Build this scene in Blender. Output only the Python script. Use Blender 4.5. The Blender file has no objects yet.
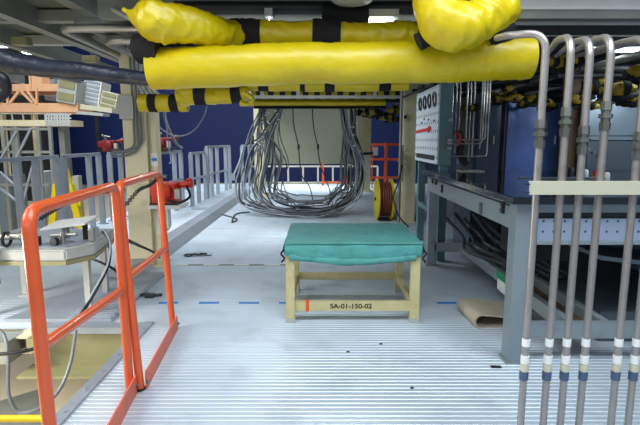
import bpy, bmesh, math, random
from mathutils import Vector, Matrix, noise
R = random.Random(7)
FPX = 480.0; H = 1.4
TH = math.atan(72.5/FPX); CT, ST = math.cos(TH), math.sin(TH)
scn = bpy.context.scene
COL = scn.collection

# ---------- survey helpers: where a sight line meets depth Y or height z ----------
def ray(x, y): 
    v = 212.5-y
    return Vector((x-320, FPX*CT+v*ST, -FPX*ST+v*CT))
def P(x, y, Y):
    d = ray(x, y); t = Y/d.y
    return Vector((d.x*t, Y, H+d.z*t))
def F(x, y, z=0.0):
    d = ray(x, y); t = (z-H)/d.z
    return Vector((d.x*t, d.y*t, z))

# ---------- materials ----------
def s2l(c):
    return tuple(((v/255)/12.92 if v/255 <= .04045 else ((v/255+.055)/1.055)**2.4) for v in c)
def mat(name, rgb, rough=.5, metal=0.0, var=.12, scale=6, bump=.0, bscale=40, dirt=None, dirt_amt=.3, coat=0, bdist=.01):
    m = bpy.data.materials.new(name); m.use_nodes = True
    nt = m.node_tree; b = nt.nodes['Principled BSDF']
    c = s2l(rgb)
    tc = nt.nodes.new('ShaderNodeTexCoord')
    n = nt.nodes.new('ShaderNodeTexNoise'); n.inputs['Scale'].default_value = scale; n.inputs['Detail'].default_value = 5
    nt.links.new(tc.outputs['Object'], n.inputs['Vector'])
    r = nt.nodes.new('ShaderNodeValToRGB')
    r.color_ramp.elements[0].position = .3; r.color_ramp.elements[1].position = .7
    r.color_ramp.elements[0].color = tuple(v*(1-var) for v in c)+(1,)
    r.color_ramp.elements[1].color = tuple(min(1, v*(1+var)) for v in c)+(1,)
    nt.links.new(n.outputs['Fac'], r.inputs['Fac'])
    out = r.outputs['Color']
    if dirt:
        n2 = nt.nodes.new('ShaderNodeTexNoise'); n2.inputs['Scale'].default_value = scale*2.3; n2.inputs['Detail'].default_value = 8
        nt.links.new(tc.outputs['Object'], n2.inputs['Vector'])
        r2 = nt.nodes.new('ShaderNodeValToRGB'); r2.color_ramp.elements[0].position = .55; r2.color_ramp.elements[1].position = .75
        r2.color_ramp.elements[0].color = (0,0,0,1); r2.color_ramp.elements[1].color = (dirt_amt,)*3+(1,)
        nt.links.new(n2.outputs['Fac'], r2.inputs['Fac'])
        mx = nt.nodes.new('ShaderNodeMix'); mx.data_type = 'RGBA'
        nt.links.new(r2.outputs['Color'], mx.inputs['Factor'])
        nt.links.new(out, mx.inputs['A']); mx.inputs['B'].default_value = s2l(dirt)+(1,)
        out = mx.outputs['Result']
    nt.links.new(out, b.inputs['Base Color'])
    b.inputs['Roughness'].default_value = rough; b.inputs['Metallic'].default_value = metal
    if coat: b.inputs['Coat Weight'].default_value = coat
    if bump:
        n3 = nt.nodes.new('ShaderNodeTexNoise'); n3.inputs['Scale'].default_value = bscale; n3.inputs['Detail'].default_value = 4
        nt.links.new(tc.outputs['Object'], n3.inputs['Vector'])
        bp = nt.nodes.new('ShaderNodeBump'); bp.inputs['Strength'].default_value = bump; bp.inputs['Distance'].default_value = bdist
        nt.links.new(n3.outputs['Fac'], bp.inputs['Height']); nt.links.new(bp.outputs['Normal'], b.inputs['Normal'])
    return m
def emit(name, rgb, s):
    m = bpy.data.materials.new(name); m.use_nodes = True
    b = m.node_tree.nodes['Principled BSDF']
    b.inputs['Base Color'].default_value = s2l(rgb)+(1,)
    b.inputs['Emission Color'].default_value = s2l(rgb)+(1,); b.inputs['Emission Strength'].default_value = s
    return m
def stripes(name, c1, c2, freq, axis=(1,1,0), rough=.5, duty=.5):
    m = mat(name, c1, rough); nt = m.node_tree; b = nt.nodes['Principled BSDF']
    tc = nt.nodes.new('ShaderNodeTexCoord')
    d = nt.nodes.new('ShaderNodeVectorMath'); d.operation = 'DOT_PRODUCT'; d.inputs[1].default_value = tuple(a*freq for a in axis)
    nt.links.new(tc.outputs['Object'], d.inputs[0])
    fr = nt.nodes.new('ShaderNodeMath'); fr.operation = 'FRACT'; nt.links.new(d.outputs['Value'], fr.inputs[0])
    gt = nt.nodes.new('ShaderNodeMath'); gt.operation = 'GREATER_THAN'; gt.inputs[1].default_value = duty; nt.links.new(fr.outputs[0], gt.inputs[0])
    mx = nt.nodes.new('ShaderNodeMix'); mx.data_type = 'RGBA'
    nt.links.new(gt.outputs[0], mx.inputs['Factor'])
    mx.inputs['A'].default_value = s2l(c1)+(1,); mx.inputs['B'].default_value = s2l(c2)+(1,)
    nt.links.new(mx.outputs['Result'], b.inputs['Base Color'])
    return m
def pegboard(name, base, hole, pitch, rad, ax=('Y','Z'), rough=.45):
    m = mat(name, base, rough); nt = m.node_tree; b = nt.nodes['Principled BSDF']
    tc = nt.nodes.new('ShaderNodeTexCoord'); sp = nt.nodes.new('ShaderNodeSeparateXYZ'); nt.links.new(tc.outputs['Object'], sp.inputs[0])
    outs = []
    for a in ax:
        q = nt.nodes.new('ShaderNodeMath'); q.operation = 'PINGPONG'; q.inputs[1].default_value = pitch/2
        nt.links.new(sp.outputs[a], q.inputs[0])
        p = nt.nodes.new('ShaderNodeMath'); p.operation = 'POWER'; p.inputs[1].default_value = 2; nt.links.new(q.outputs[0], p.inputs[0]); outs.append(p)
    ad = nt.nodes.new('ShaderNodeMath'); ad.operation = 'ADD'; nt.links.new(outs[0].outputs[0], ad.inputs[0]); nt.links.new(outs[1].outputs[0], ad.inputs[1])
    lt = nt.nodes.new('ShaderNodeMath'); lt.operation = 'LESS_THAN'; lt.inputs[1].default_value = rad*rad; nt.links.new(ad.outputs[0], lt.inputs[0])
    mx = nt.nodes.new('ShaderNodeMix'); mx.data_type = 'RGBA'; nt.links.new(lt.outputs[0], mx.inputs['Factor'])
    mx.inputs['A'].default_value = s2l(base)+(1,); mx.inputs['B'].default_value = s2l(hole)+(1,)
    nt.links.new(mx.outputs['Result'], b.inputs['Base Color'])
    return m

M = dict(
 floor = mat('ribbed_aluminium', (190,203,215), .4, .25, .1, 1.3, .12, 60, dirt=(116,122,130), dirt_amt=.35),
 edge  = mat('edge_aluminium', (160,169,180), .45, .4, .1, 4, dirt=(90,95,105)),
 lower = mat('sealed_floor', (214,200,172), .3, 0, .06, .7),
 blue  = mat('blue_wall_paint', (8,32,100), .6, 0, .08, .4),
 roof  = mat('roof_paint', (100,102,88), .8, 0, .2, .5),
 dark  = mat('dark_steel', (46,48,50), .5, .3, .3, 3, .1),
 grey  = mat('grey_steel', (146,148,142), .45, .35, .15, 4),
 lgrey = mat('light_grey_paint', (178,180,176), .5, .1, .08, 4),
 orange= mat('orange_paint', (214,90,46), .3, 0, .06, 6, .05, coat=.25),
 salmon= mat('worn_orange_plate', (222,110,84), .5, 0, .1, 8),
 beige = mat('beige_paint', (222,212,176), .45, 0, .06, 3, dirt=(130,120,90)),
 stool = mat('cream_paint', (196,186,138), .42, 0, .08, 7, dirt=(120,105,70)),
 olive = mat('olive_plate', (146,143,104), .5, .1, .08, 3),
 box   = mat('khaki_panel', (150,150,128), .6, 0, .06, 1),
 green = mat('teal_cloth', (80,156,152), .7, 0, .12, 5, .35, 60, dirt=(44,124,126), dirt_amt=.6),
 yellow= mat('yellow_vinyl', (206,184,8), .38, 0, .08, 5, .5, 6, coat=.1, bdist=.02),
 ypaint= mat('yellow_paint', (232,206,20), .45, 0, .08, 6),
 black = mat('black_cloth', (17,17,19), .85, 0, .2, 10, .2),
 rubber= mat('black_rubber', (24,25,30), .38, 0, .2, 8, .3, 25),
 hose  = mat('blueblack_sleeve', (32,38,52), .35, 0, .3, 14, .7, 30),
 cable = mat('grey_cable', (112,118,124), .42, .1, .15, 5),
 cabled= mat('dark_cable', (54,57,62), .45, .1, .15, 5),
 cablel= mat('light_grey_cable', (160,168,176), .4, .1, .1, 5),
 steel = mat('brushed_steel', (168,166,162), .3, .75, .1, 8),
 pipe  = mat('tarnished_pipe', (160,155,152), .36, .6, .08, 9, dirt=(120,112,106)),
 fit   = mat('fitting_steel', (118,120,116), .35, .7, .12, 12),
 silver= mat('aluminium_rail', (168,176,188), .4, .45, .08, 6),
 tgrey = mat('bench_paint', (134,146,152), .42, .2, .07, 4, dirt=(100,110,115)),
 top   = mat('black_polished_top', (20,26,34), .12, .1, .15, 2, coat=.5),
 white = mat('white_paint', (226,228,226), .45, 0, .04, 5),
 cream = mat('cream_angle', (200,196,172), .45, 0, .05, 5),
 teal  = mat('teal_cabinet_paint', (92,124,130), .5, .1, .08, 5),
 red   = mat('red_paint', (214,48,22), .38, 0, .12, 9),
 dred  = mat('dark_red_paint', (128,26,30), .4, 0, .2, 9),
 brown = mat('brown_rubber_hose', (112,48,32), .55, 0, .15, 30),
 wood  = mat('brown_board', (92,74,50), .7, 0, .2, 7, .2),
 bglass= mat('blue_lacquer', (84,112,172), .28, .1, .3, 3, .5, 5),
 slate = mat('slate_cabinet', (84,94,102), .35, .3, .1, 3),
 slate2= mat('grey_cabinet', (112,126,134), .35, .3, .1, 3),
 navy  = mat('dark_navy_panel', (48,60,80), .35, .2, .1, 3),
 ydark = mat('shaded_yellow_vinyl', (150,130,22), .45, 0, .25, 9, .3, 20, dirt=(30,28,20), dirt_amt=.9),  # darker copy of the yellow vinyl, dimness put into its colour, plus random blotches
 tan   = mat('tan_felt', (176,168,148), .9, 0, .08, 12, .3, 70),
 pink  = mat('pink_primer', (228,178,140), .5, 0, .08, 3),
 label = mat('white_label', (235,235,232), .5, 0, .02),
 bband = mat('blue_band', (66,88,118), .45, 0, .05),
 btape = mat('blue_tape', (0,118,205), .5, 0, .06),
 rtape = mat('orange_tape', (222,84,36), .5, 0, .05),
 gtape = mat('green_label', (20,140,96), .5, 0, .05),
 ink   = mat('black_ink', (30,28,24), .7, 0, 0),
 rink  = mat('red_ink', (210,36,36), .6, 0, 0),
 lamp  = emit('fluorescent_lamp', (235,245,255), 9),
 dlamp = emit('hall_lamp', (225,240,255), 6),
 hatch = stripes('hazard_hatch', (20,20,18), (190,172,30), 5, (1,1,0)),
 hatch2= stripes('floor_hazard_tape', (206,206,178), (52,52,50), 2.9, (1,0,0)),
 peg   = pegboard('perforated_sheet', (206,216,224), (96,106,118), .1, .02),
 rivet = pegboard('riveted_beam', (146,160,184), (54,60,78), .065, .0075, ('X','Z')),
)
for nm in ('lower',): pass

# ---------- geometry helpers ----------
def catmull(pts, n=6):
    pts = [Vector(p) for p in pts]
    if len(pts) < 3: return pts
    out = []
    q = [pts[0]*2-pts[1]]+pts+[pts[-1]*2-pts[-2]]
    for i in range(1, len(q)-2):
        a, b, c, d = q[i-1:i+3]
        for k in range(n):
            t = k/n
            out.append(.5*((2*b)+(c-a)*t+(2*a-5*b+4*c-d)*t*t+(3*b-a-3*c+d)*t**3))
    out.append(pts[-1]); return out
def fillet(pts, r, n=5):
    pts = [Vector(p) for p in pts]; out = [pts[0]]
    for i in range(1, len(pts)-1):
        p = pts[i]; a = (pts[i-1]-p); b = (pts[i+1]-p)
        k = min(r, a.length*.49, b.length*.49)
        A = p+a.normalized()*k; B = p+b.normalized()*k
        for j in range(n+1):
            t = j/n; out.append(A*(1-t)**2+p*2*t*(1-t)+B*t*t)
    out.append(pts[-1]); return out
class MB:
    def __init__(s): s.bm = bmesh.new(); s.sm = False
    def box(s, c, d, rz=0, m=None, bev=0):
        c = Vector(c); d = Vector(d)
        mt = Matrix.Translation(c) @ (m if m else Matrix.Rotation(rz, 4, 'Z')) @ Matrix.Diagonal((d.x, d.y, d.z, 1))
        r = bmesh.ops.create_cube(s.bm, size=1, matrix=mt)
        if bev:
            es = list({e for v in r['verts'] for e in v.link_edges})
            bmesh.ops.bevel(s.bm, geom=es, offset=bev, segments=2, affect='EDGES', profile=.7)
        return s
    def span(s, a, b, bev=0):
        a = Vector(a); b = Vector(b)
        return s.box((a+b)/2, [abs(b[i]-a[i]) for i in range(3)], bev=bev)
    def bar(s, a, b, w, h, bev=0, up=(0,0,1)):
        a = Vector(a); b = Vector(b); d = b-a; L = d.length; d.normalize(); u = Vector(up)
        if abs(d.dot(u)) > .98: u = Vector((0,1,0))
        x = d.cross(u).normalized(); z = x.cross(d)
        m = Matrix((x, d, z)).transposed().to_4x4()
        return s.box((a+b)/2, (w, L, h), m=m, bev=bev)
    def tube(s, pts, r, seg=10, rf=None, nz=0, nf=6, seed=0, cap=True):
        s.sm = True
        pts = [Vector(p) for p in pts]; n = len(pts); rings = []
        t0 = (pts[1]-pts[0]).normalized(); u = Vector((0,0,1)) if abs(t0.z) < .9 else Vector((1,0,0))
        u = (u-t0*u.dot(t0)).normalized(); L = 0
        for i, p in enumerate(pts):
            t = (pts[min(i+1,n-1)]-pts[max(i-1,0)]).normalized()
            u = (u-t*u.dot(t)); u.normalize(); v = t.cross(u)
            if i: L += (p-pts[i-1]).length
            rr = r*(rf(i/(n-1)) if rf else 1); ring = []
            for k in range(seg):
                a = 2*math.pi*k/seg; dr = u*math.cos(a)+v*math.sin(a)
                q = p+dr*rr
                if nz:
                    w = noise.noise(Vector((q.x*nf, q.y*nf, q.z*nf+seed)))
                    w2 = 1-abs(noise.noise(Vector((q.x*nf*2.6+seed, q.y*nf*2, q.z*nf*1.5))))*2
                    w3 = max(0, 1-abs(noise.noise(Vector(((q.x+q.z*1.3)*nf*1.7, (q.y-q.z)*nf*.5, seed+5))))*7)
                    q = p+dr*(rr*(1+nz*w+nz*.55*w2-(nz*.35+.012 if nz else 0)*w3))
                ring.append(s.bm.verts.new(q))
            rings.append(ring)
        for a, b in zip(rings, rings[1:]):
            for k in range(seg):
                s.bm.faces.new((a[k], a[(k+1)%seg], b[(k+1)%seg], b[k]))
        if cap:
            s.bm.faces.new(rings[0][::-1]); s.bm.faces.new(rings[-1])
        return s
    def cyl(s, a, b, r, seg=16): return s.tube([a, b], r, seg)
    def lathe(s, c, axis, prof, seg=24):
        s.sm = True
        c = Vector(c); ax = Vector(axis).normalized(); u = ax.orthogonal().normalized(); v = ax.cross(u); rings = []
        for (h, r) in prof:
            rings.append([s.bm.verts.new(c+ax*h+(u*math.cos(2*math.pi*k/seg)+v*math.sin(2*math.pi*k/seg))*max(r,1e-4)) for k in range(seg)])
        for a, b in zip(rings, rings[1:]):
            for k in range(seg): s.bm.faces.new((a[k], a[(k+1)%seg], b[(k+1)%seg], b[k]))
        s.bm.faces.new(rings[0][::-1]); s.bm.faces.new(rings[-1]); return s
    def torus(s, c, axis, R_, r, seg=20, ms=8, sx=1):
        ax = Vector(axis).normalized(); u = ax.orthogonal().normalized(); v = ax.cross(u)
        pts = [Vector(c)+u*math.cos(2*math.pi*k/seg)*R_+v*math.sin(2*math.pi*k/seg)*R_*sx for k in range(seg+1)]
        return s.tube(pts, r, ms, cap=False)
    def prism(s, pts, d):
        d = Vector(d); A = [s.bm.verts.new(Vector(p)) for p in pts]; B = [s.bm.verts.new(Vector(p)+d) for p in pts]; n = len(pts)
        s.bm.faces.new(A); s.bm.faces.new(B[::-1])
        for k in range(n): s.bm.faces.new((A[k], B[k], B[(k+1)%n], A[(k+1)%n]))
        return s
    def build(s, name, m, parent=None, origin=None):
        bm = s.bm; bmesh.ops.recalc_face_normals(bm, faces=bm.faces)
        if parent is not None: org = wloc(parent)
        elif origin is not None: org = Vector(origin)
        else:
            xs = [v.co for v in bm.verts]
            org = Vector(((min(v.x for v in xs)+max(v.x for v in xs))/2, (min(v.y for v in xs)+max(v.y for v in xs))/2, min(v.z for v in xs)))
        bmesh.ops.translate(bm, verts=bm.verts, vec=-org)
        me = bpy.data.meshes.new(name)
        if s.sm:
            for f in bm.faces: f.smooth = True
            for e in bm.edges:
                if len(e.link_faces) == 2 and e.calc_face_angle(0) > math.radians(38): e.smooth = False
        bm.to_mesh(me); bm.free(); me.materials.append(m if not isinstance(m, str) else M[m])
        o = bpy.data.objects.new(name, me); COL.objects.link(o)
        if parent is not None: o.parent = parent
        else: o.location = org
        return o
def wloc(o):
    l = Vector((0,0,0))
    while o is not None: l = l+o.location; o = o.parent
    return l
def tag(o, label, cat, group=None):
    o['label'] = label; o['category'] = cat
    if group: o['group'] = group
    return o
def thing(name, label, cat, loc, group=None):
    o = bpy.data.objects.new(name, None); o.empty_display_size = .1; COL.objects.link(o); o.location = Vector(loc)
    return tag(o, label, cat, group)
def struct(o): o['kind'] = 'structure'; return o
def text_mesh(body, size, name, m, parent, loc, rot, depth=.0012, sx=1):
    cu = bpy.data.curves.new('tmp', 'FONT'); cu.body = body; cu.size = size; cu.extrude = depth; cu.offset = .0012; cu.align_x = 'CENTER'; cu.align_y = 'CENTER'
    o = bpy.data.objects.new('tmp', cu); COL.objects.link(o)
    dg = bpy.context.evaluated_depsgraph_get(); me = bpy.data.meshes.new_from_object(o.evaluated_get(dg))
    bpy.data.objects.remove(o)
    me.transform(Matrix.Translation(Vector(loc)-wloc(parent)) @ rot @ Matrix.Diagonal((sx,1,1,1)))
    me.materials.clear(); me.materials.append(M[m])
    t = bpy.data.objects.new(name, me); COL.objects.link(t); t.parent = parent; return t
FACE_CAM = Matrix.Rotation(math.pi/2, 4, 'X')
FACE_LEFT = Matrix.Rotation(-math.pi/2, 4, 'Z') @ Matrix.Rotation(math.pi/2, 4, 'X')

# ================= SETTING =================
EDGE = -1.34; OPEN = 3.55; LEFT = -3.85; FAR = 15.4
def deck(x0, x1, y0, y1):
    mb = MB(); mb.span((x0,y0,-.05),(x1,y1,-.004)); p = .04; y = y0; k = 0
    while y < y1-.001:
        w = p*.78 if k % 6 else p*.6
        e = min(y+w, y1)
        v = [mb.bm.verts.new(c) for c in ((x0,y,-.0045),(x1,y,-.0045),(x1,y+.005,0),(x0,y+.005,0),(x1,e-.005,0),(x0,e-.005,0),(x1,e,-.0045),(x0,e,-.0045))]
        mb.bm.faces.new((v[0],v[1],v[2],v[3])); mb.bm.faces.new((v[3],v[2],v[4],v[5])); mb.bm.faces.new((v[5],v[4],v[6],v[7]))
        y += p; k += 1
    return mb
m1 = deck(EDGE, 5.2, -.6, OPEN)
m2 = deck(LEFT, 5.2, OPEN, FAR)
me2 = bpy.data.meshes.new('t'); m2.bm.to_mesh(me2); m1.bm.from_mesh(me2); m2.bm.free()
struct(m1.build('floor', 'floor', origin=(0,0,0)))
struct(MB().span((-20,-3,-1.06),(12,27,-1.0)).build('floor_lower_hall', 'lower'))
struct(MB().span((-15,26,-1),(12,26.3,9)).build('wall_back', 'blue'))
struct(MB().span((-15.4,2,-1),(-15,26.3,9)).build('wall_left', 'roof'))
struct(MB().span((5.3,-.6,-1),(5.5,26,9)).build('wall_right', 'navy'))
struct(MB().span((-15.4,1.5,9),(12,26.3,9.2)).build('ceiling', 'roof'))
# aluminium edging of the opening, and outer curb
t = MB().bar((EDGE+.02,-.5,.006),(EDGE+.02,OPEN,.006),.07,.012)
y = .1
while y < 3.5: t.cyl((EDGE+.02,y,.01),(EDGE+.02,y,.018),.011,8); y += .22
struct(t.build('trim_1','edge'))
t = MB().prism([(-2.16,0,0),(-2.16,0,.09),(-1.95,0,.1),(-1.83,0,.0)],(0,8.4,0)); bmesh.ops.translate(t.bm, verts=t.bm.verts, vec=(0,4.7,0)); struct(t.build('trim_2','edge'))
struct(MB().span((-2.6,9.6,.0),(-2.16,15.3,.05)).build('trim_3','floor'))
struct(MB().span((LEFT,FAR,-.25),(5.2,FAR+.05,.03)).build('trim_4','olive'))

# ================= OPENING AT LEFT =================
g = thing('edge_beam','olive fascia plate closing the deck edge above the beige lower floor','beam',(-1.7,3.52,-.34))
a0 = P(36,330,3.5); b0 = P(131,330,3.5)
m_ = MB(); m_.span((a0.x,3.49,-.33),(EDGE-.02,3.53,-.055)); m_.build('web','olive',g)
MB().span((a0.x-.05,3.30,-.335),(EDGE-.05,3.5,-.315)).build('lower_flange','olive',g)
MB().span((a0.x,3.44,-.045),(EDGE-.02,3.55,.004)).build('top_plate','edge',g)
def hollow(mb, c, w, L, t=.012):   # square tube along Y starting at c
    x,y,z = c
    mb.span((x-w/2,y,z-w/2),(x-w/2+t,y+L,z+w/2)); mb.span((x+w/2-t,y,z-w/2),(x+w/2,y+L,z+w/2))
    mb.span((x-w/2+t,y,z-w/2),(x+w/2-t,y+L,z-w/2+t)); mb.span((x-w/2+t,y,z+w/2-t),(x+w/2-t,y+L,z+w/2)); return mb
c = P(12,330,3.3); tag(hollow(MB(), (c.x,3.4,-.12),.13,.8).build('square_tube','beige'),'open-ended beige square tube sticking out under the deck edge, far left','tube')
c = P(2,345,3.35); tag(MB().span((c.x-.2,3.3,-.22),(c.x+.07,3.5,-.052)).build('support_bracket','grey'),'grey support block under the deck beside the square tube','bracket')
c = P(31,345,3.35); tag(MB().span((c.x-.04,3.36,-.16),(c.x+.06,3.5,-.052)).build('clamp_plate','olive'),'small olive clamp plate between square tube end and fascia plate','bracket')
g = thing('guard_rail_bar','yellow bar low at the bottom left corner, ending at the deck edge','rail',(-1.7,2.25,-.05))
MB().cyl((-3,2.28,-.015),(-1.375,2.28,-.015),.018).build('bar','ypaint',g)
MB().cyl((-1.42,2.28,-.015),(-1.375,2.28,-.015),.026).build('end_collar','ypaint',g)
q = [F(0,355,-1),F(42,382,-1),F(60,425,-1),F(0,460,-1)]
# step on the lower floor
t = MB().prism([F(-30,412,-.99),F(42,390,-.99),F(60,470,-.99),F(-30,470,-.99)],(0,0,.02))
tag(t.build('floor_mat','grey'),'dark grey mat on the beige lower floor behind the yellow bar','mat')

# ================= ORANGE GATES =================
def gate(y0, x0, y1, x1, zt, zm0, zm1, label, t0=0, t1=0):
    g = thing('safety_gate', label, 'gate', ((x0+x1)/2,(y0+y1)/2,0), None)
    r = .0235
    MB().tube(fillet([(x0,y0,0.006),(x0+t0,y0,zt),(x1+t1,y1,zt),(x1,y1,.006)], .075, 7), r, 16).build('frame','orange',g)
    MB().cyl((x0+t0*zm0/zt,y0,zm0),(x1+t1*zm1/zt,y1,zm1), r*.92,14).build('middle_rail','orange',g)
    m = MB().bar((x0+.035,y0,.055),(x1+.035,y1,.055),.008,.105); m.build('kick_plate','salmon',g)
    for (x,y) in ((x0,y0),(x1,y1)):
        MB().cyl((x+.0,y,.0),(x,y,.012),.03,12).build('foot','rubber',g)
        MB().cyl((x+.04,y-.01,.05),(x+.052,y-.01,.05),.01,8).build('bolt','fit',g)
    return g
gate(1.58,-.96,2.50,-1.06,1.165,.69,.60,'nearer bright orange tubular gate, cut by the bottom left of the view',-.015,-.012)
gate(2.545,-1.02,3.42,-1.10,1.165,.655,.62,'farther bright orange tubular gate with its whole kick plate in view',-.055,-.05)
def chain(pts, label, link=.032, r=.0035, m='dark'):
    pp = catmull(pts, 10); mb = MB(); acc = 0; k = 0
    L = sum((b-a).length for a,b in zip(pp,pp[1:])); n = max(2,int(L/(link*.72)))
    def at(s):
        for a,b in zip(pp,pp[1:]):
            d = (b-a).length
            if s <= d: return a.lerp(b, s/max(d,1e-6)), (b-a).normalized()
            s -= d
        return pp[-1], (pp[-1]-pp[-2]).normalized()
    for i in range(n+1):
        p,t = at(L*i/n*.999); u = t.orthogonal().normalized()
        if i%2: u = t.cross(u)
        w = t.cross(u).normalized()
        ring = [p+t*math.cos(2*math.pi*j/10)*link/2+u*math.sin(2*math.pi*j/10)*link/3.2 for j in range(11)]
        mb.tube(ring, r, 5, cap=False)
    return tag(mb.build('chain',m), label, 'chain')
chain([(-1.06,2.60,1.05),P(139,190,2.85),P(150,185,3.2),P(158,178,3.49)],'dark chain strung across the top of the farther orange gate')
chain([(-1.085,2.6,.86),P(140,246,4.0),P(153,252,4.6),P(160,258,5.1)],'dark chain sloping down behind the middle of the farther gate')
chain([P(40,219,2.6),P(62,206,3.0),P(84,196,3.6),P(104,193,4.6),P(124,190,5.1)],'dark chain looping from the beige column to the equipment tray')
chain([P(87,257,3.9),P(100,262,4.0),P(112,268,4.3),P(120,275,4.8)],'short dark chain hanging beside the leg of the equipment tray')

# ================= STOOL =================
y0, y1, xl, xr = 3.55, 4.36, -.262, .765; lw = .068
g = thing('work_stand','low cream steel work stand under a teal cloth, in the middle of the deck','stand',((xl+xr)/2,(y0+y1)/2,0))
for (x,y) in ((xl,y0),(xr-lw,y0),(xl,y1-lw),(xr-lw,y1-lw)):
    l = MB().span((x,y,.03),(x+lw,y+lw,.6),bev=.004).build('leg','stool',g)
    MB().span((x-.004,y-.004,0),(x+lw+.004,y+lw+.004,.035),bev=.003).build('foot_cap','lgrey',l)
fr = MB().span((xl+lw,y0+.012,.09),(xr-lw,y0+.05,.165),bev=.003).build('front_rail','stool',g)
text_mesh('SA-01-150-02', .052, 'stencil', 'ink', fr, (xl+.502, y0+.0115, .128), FACE_CAM, sx=1.12)
MB().span((xl+.152,y0+.009,.086),(xl+.176,y0+.054,.169)).build('tape_band','rtape',fr)
MB().span((xl+lw,y1-.05,.12),(xr-lw,y1-.012,.185),bev=.003).build('rear_rail','stool',g)
for x in (xl+.014,xr-.054): MB().span((x,y0+lw,.1),(x+.04,y1-lw,.165),bev=.003).build('side_rail','stool',g)
MB().span((xl+.01,y0+.01,.54),(xr-.01,y1-.01,.6)).build('top_frame','stool',g)
# cloth
cg = thing('cloth_cover','teal cloth cover draped and tied over the cream work stand','cover',((xl+xr)/2,(y0+y1)/2,.6))
mb = MB(); mb.sm = True; nx, ny = 60, 44; grid = {}
def prof(s, n):   # parameter to (offset, drop)
    return s
X0,X1,Y0,Y1 = xl-.004,xr+.002,y0-.02,y1+.03; zt = .638
nu, nv, dr = 64, 50, 6
for i in range(-dr, nu+dr+1):
    for j in range(-dr, nv+dr+1):
        u = min(max(i,0),nu)/nu; v = min(max(j,0),nv)/nv
        x = X0+(X1-X0)*u; y = Y0+(Y1-Y0)*v
        ox = (-i if i<0 else (i-nu if i>nu else 0))/dr; oy = (-j if j<0 else (j-nv if j>nv else 0))/dr
        n1 = noise.noise(Vector((x*5,y*5,3)))*.008+noise.noise(Vector((x*14,y*9,8)))*.003
        z = zt+n1-.008*math.sin(math.pi*u)*math.sin(math.pi*v)
        if i<0 or i>nu or j<0 or j>nv:
            sag = .085+.045*math.sin(math.pi*(u if (j<0 or j>nv) else v))**.5
            d = max(ox,oy); z = zt-d*sag-.006
            wob = .010*noise.noise(Vector((x*9,y*9,d*3)))+.012*math.sin(d*math.pi)
            if i<0: x -= wob+.004
            if i>nu: x += wob+.004
            if j<0: y -= wob+.004
            if j>nv: y += wob+.004
        grid[i,j] = mb.bm.verts.new((x,y,z))
for i in range(-dr, nu+dr):
    for j in range(-dr, nv+dr):
        if (i<0 or i>=nu) and (j<0 or j>=nv): continue
        mb.bm.faces.new((grid[i,j],grid[i+1,j],grid[i+1,j+1],grid[i,j+1]))
for v in [v for v in mb.bm.verts if not v.link_faces]: mb.bm.verts.remove(v)
cl = mb.build('cloth','green',cg)
mb = MB(); mb.tube(catmull([(xl+.03,y0+.0,.53),(xl+.2,y0-.005,.515),(xl+.5,y0-.01,.49),(xr-.25,y0-.005,.505),(xr-.04,y0,.53)],8), .03, 12, nz=.18, nf=12)
mb.build('bunched_hem','green',cg)
for x,s in ((xl-.01,-1),(xr+.012,1)):
    mb = MB(); mb.tube(catmull([(x,y0-.03,.585),(x+s*.02,y0-.035,.555),(x-s*.004,y0-.03,.52),(x+s*.018,y0-.03,.49)],6),.007,8); mb.build('tie_strap','black',cg)
mb = MB(); mb.tube([(X0+.01,Y0-.012,zt-.004),(X1-.01,Y0-.012,zt-.004)],.006,8); mb.build('front_seam','green',cg)

# ================= FLOOR MARKS =================
for x in (-1.02,-.66,-.30,.0): pass
yt = F(200,303).y
def strip(xa, xb, yy, w=.03):
    a = F(xa,yy); b = F(xb,yy)
    return MB().span((a.x,a.y-w/2,.0005),(b.x,a.y+w/2,.005))
for n,(a,b,l) in enumerate([(199,219,'blue tape strip on the deck, second strip left of the work stand'),(239,259,'blue tape strip on the deck just left of the work stand'),(279,290,'short blue tape strip touching the left leg of the work stand'),(437,456,'blue tape strip on the deck right of the work stand'),(159,178,'blue tape strip on the deck seen behind the farther orange gate post')]):
    tag(strip(a,b,303,.032).build('tape_strip','btape'), l, 'tape', None)
a = F(178,265); b = F(290,265)
tag(MB().span((a.x,a.y-.015,.0005),(b.x,a.y+.015,.003)).build('hazard_tape','hatch2'),'pale tape line with dark dashes across the deck behind the work stand','tape')
for (x,y,w,d,l) in [(496,367,.065,.03,'black slot cover in the deck near the white bench leg'),(348,352,.022,.014,'small black plug in the deck, leftmost of three'),(381,344,.02,.016,'small black plug in the deck, nearest the work stand right leg'),(412,388,.02,.014,'small black plug in the deck, nearest the viewer')]:
    p = F(x,y); tag(MB().span((p.x-w/2,p.y-d/2,.0003),(p.x+w/2,p.y+d/2,.004),bev=.001).build('deck_plug','rubber'), l, 'plug')
p = F(195,256); mb = MB()
for k in range(4): mb.torus((p.x-.08+k*.06,p.y+.02*(k%2),.012+.004*k),(0,.1*k,1),.05-.004*k,.009,16,6)
mb.tube(catmull([(p.x+.1,p.y,.01),(p.x+.16,p.y-.01,.01),(p.x+.2,p.y+.02,.01)],4),.007,6)
tag(mb.build('coiled_strap','rubber'),'small black coiled strap lying on the deck left of the yellowish tape line','strap')
p = F(150,297); mb = MB(); mb.tube(catmull([(p.x-.1,p.y,.014),(p.x-.04,p.y+.04,.018),(p.x+.03,p.y,.016),(p.x+.1,p.y+.03,.014)],5),.013,8); mb.box((p.x,p.y,.015),(.08,.05,.03))
tag(mb.build('scrap_clamp','dark'),'small dark clamp lying on the deck between the orange gates and the column','clamp')

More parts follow.
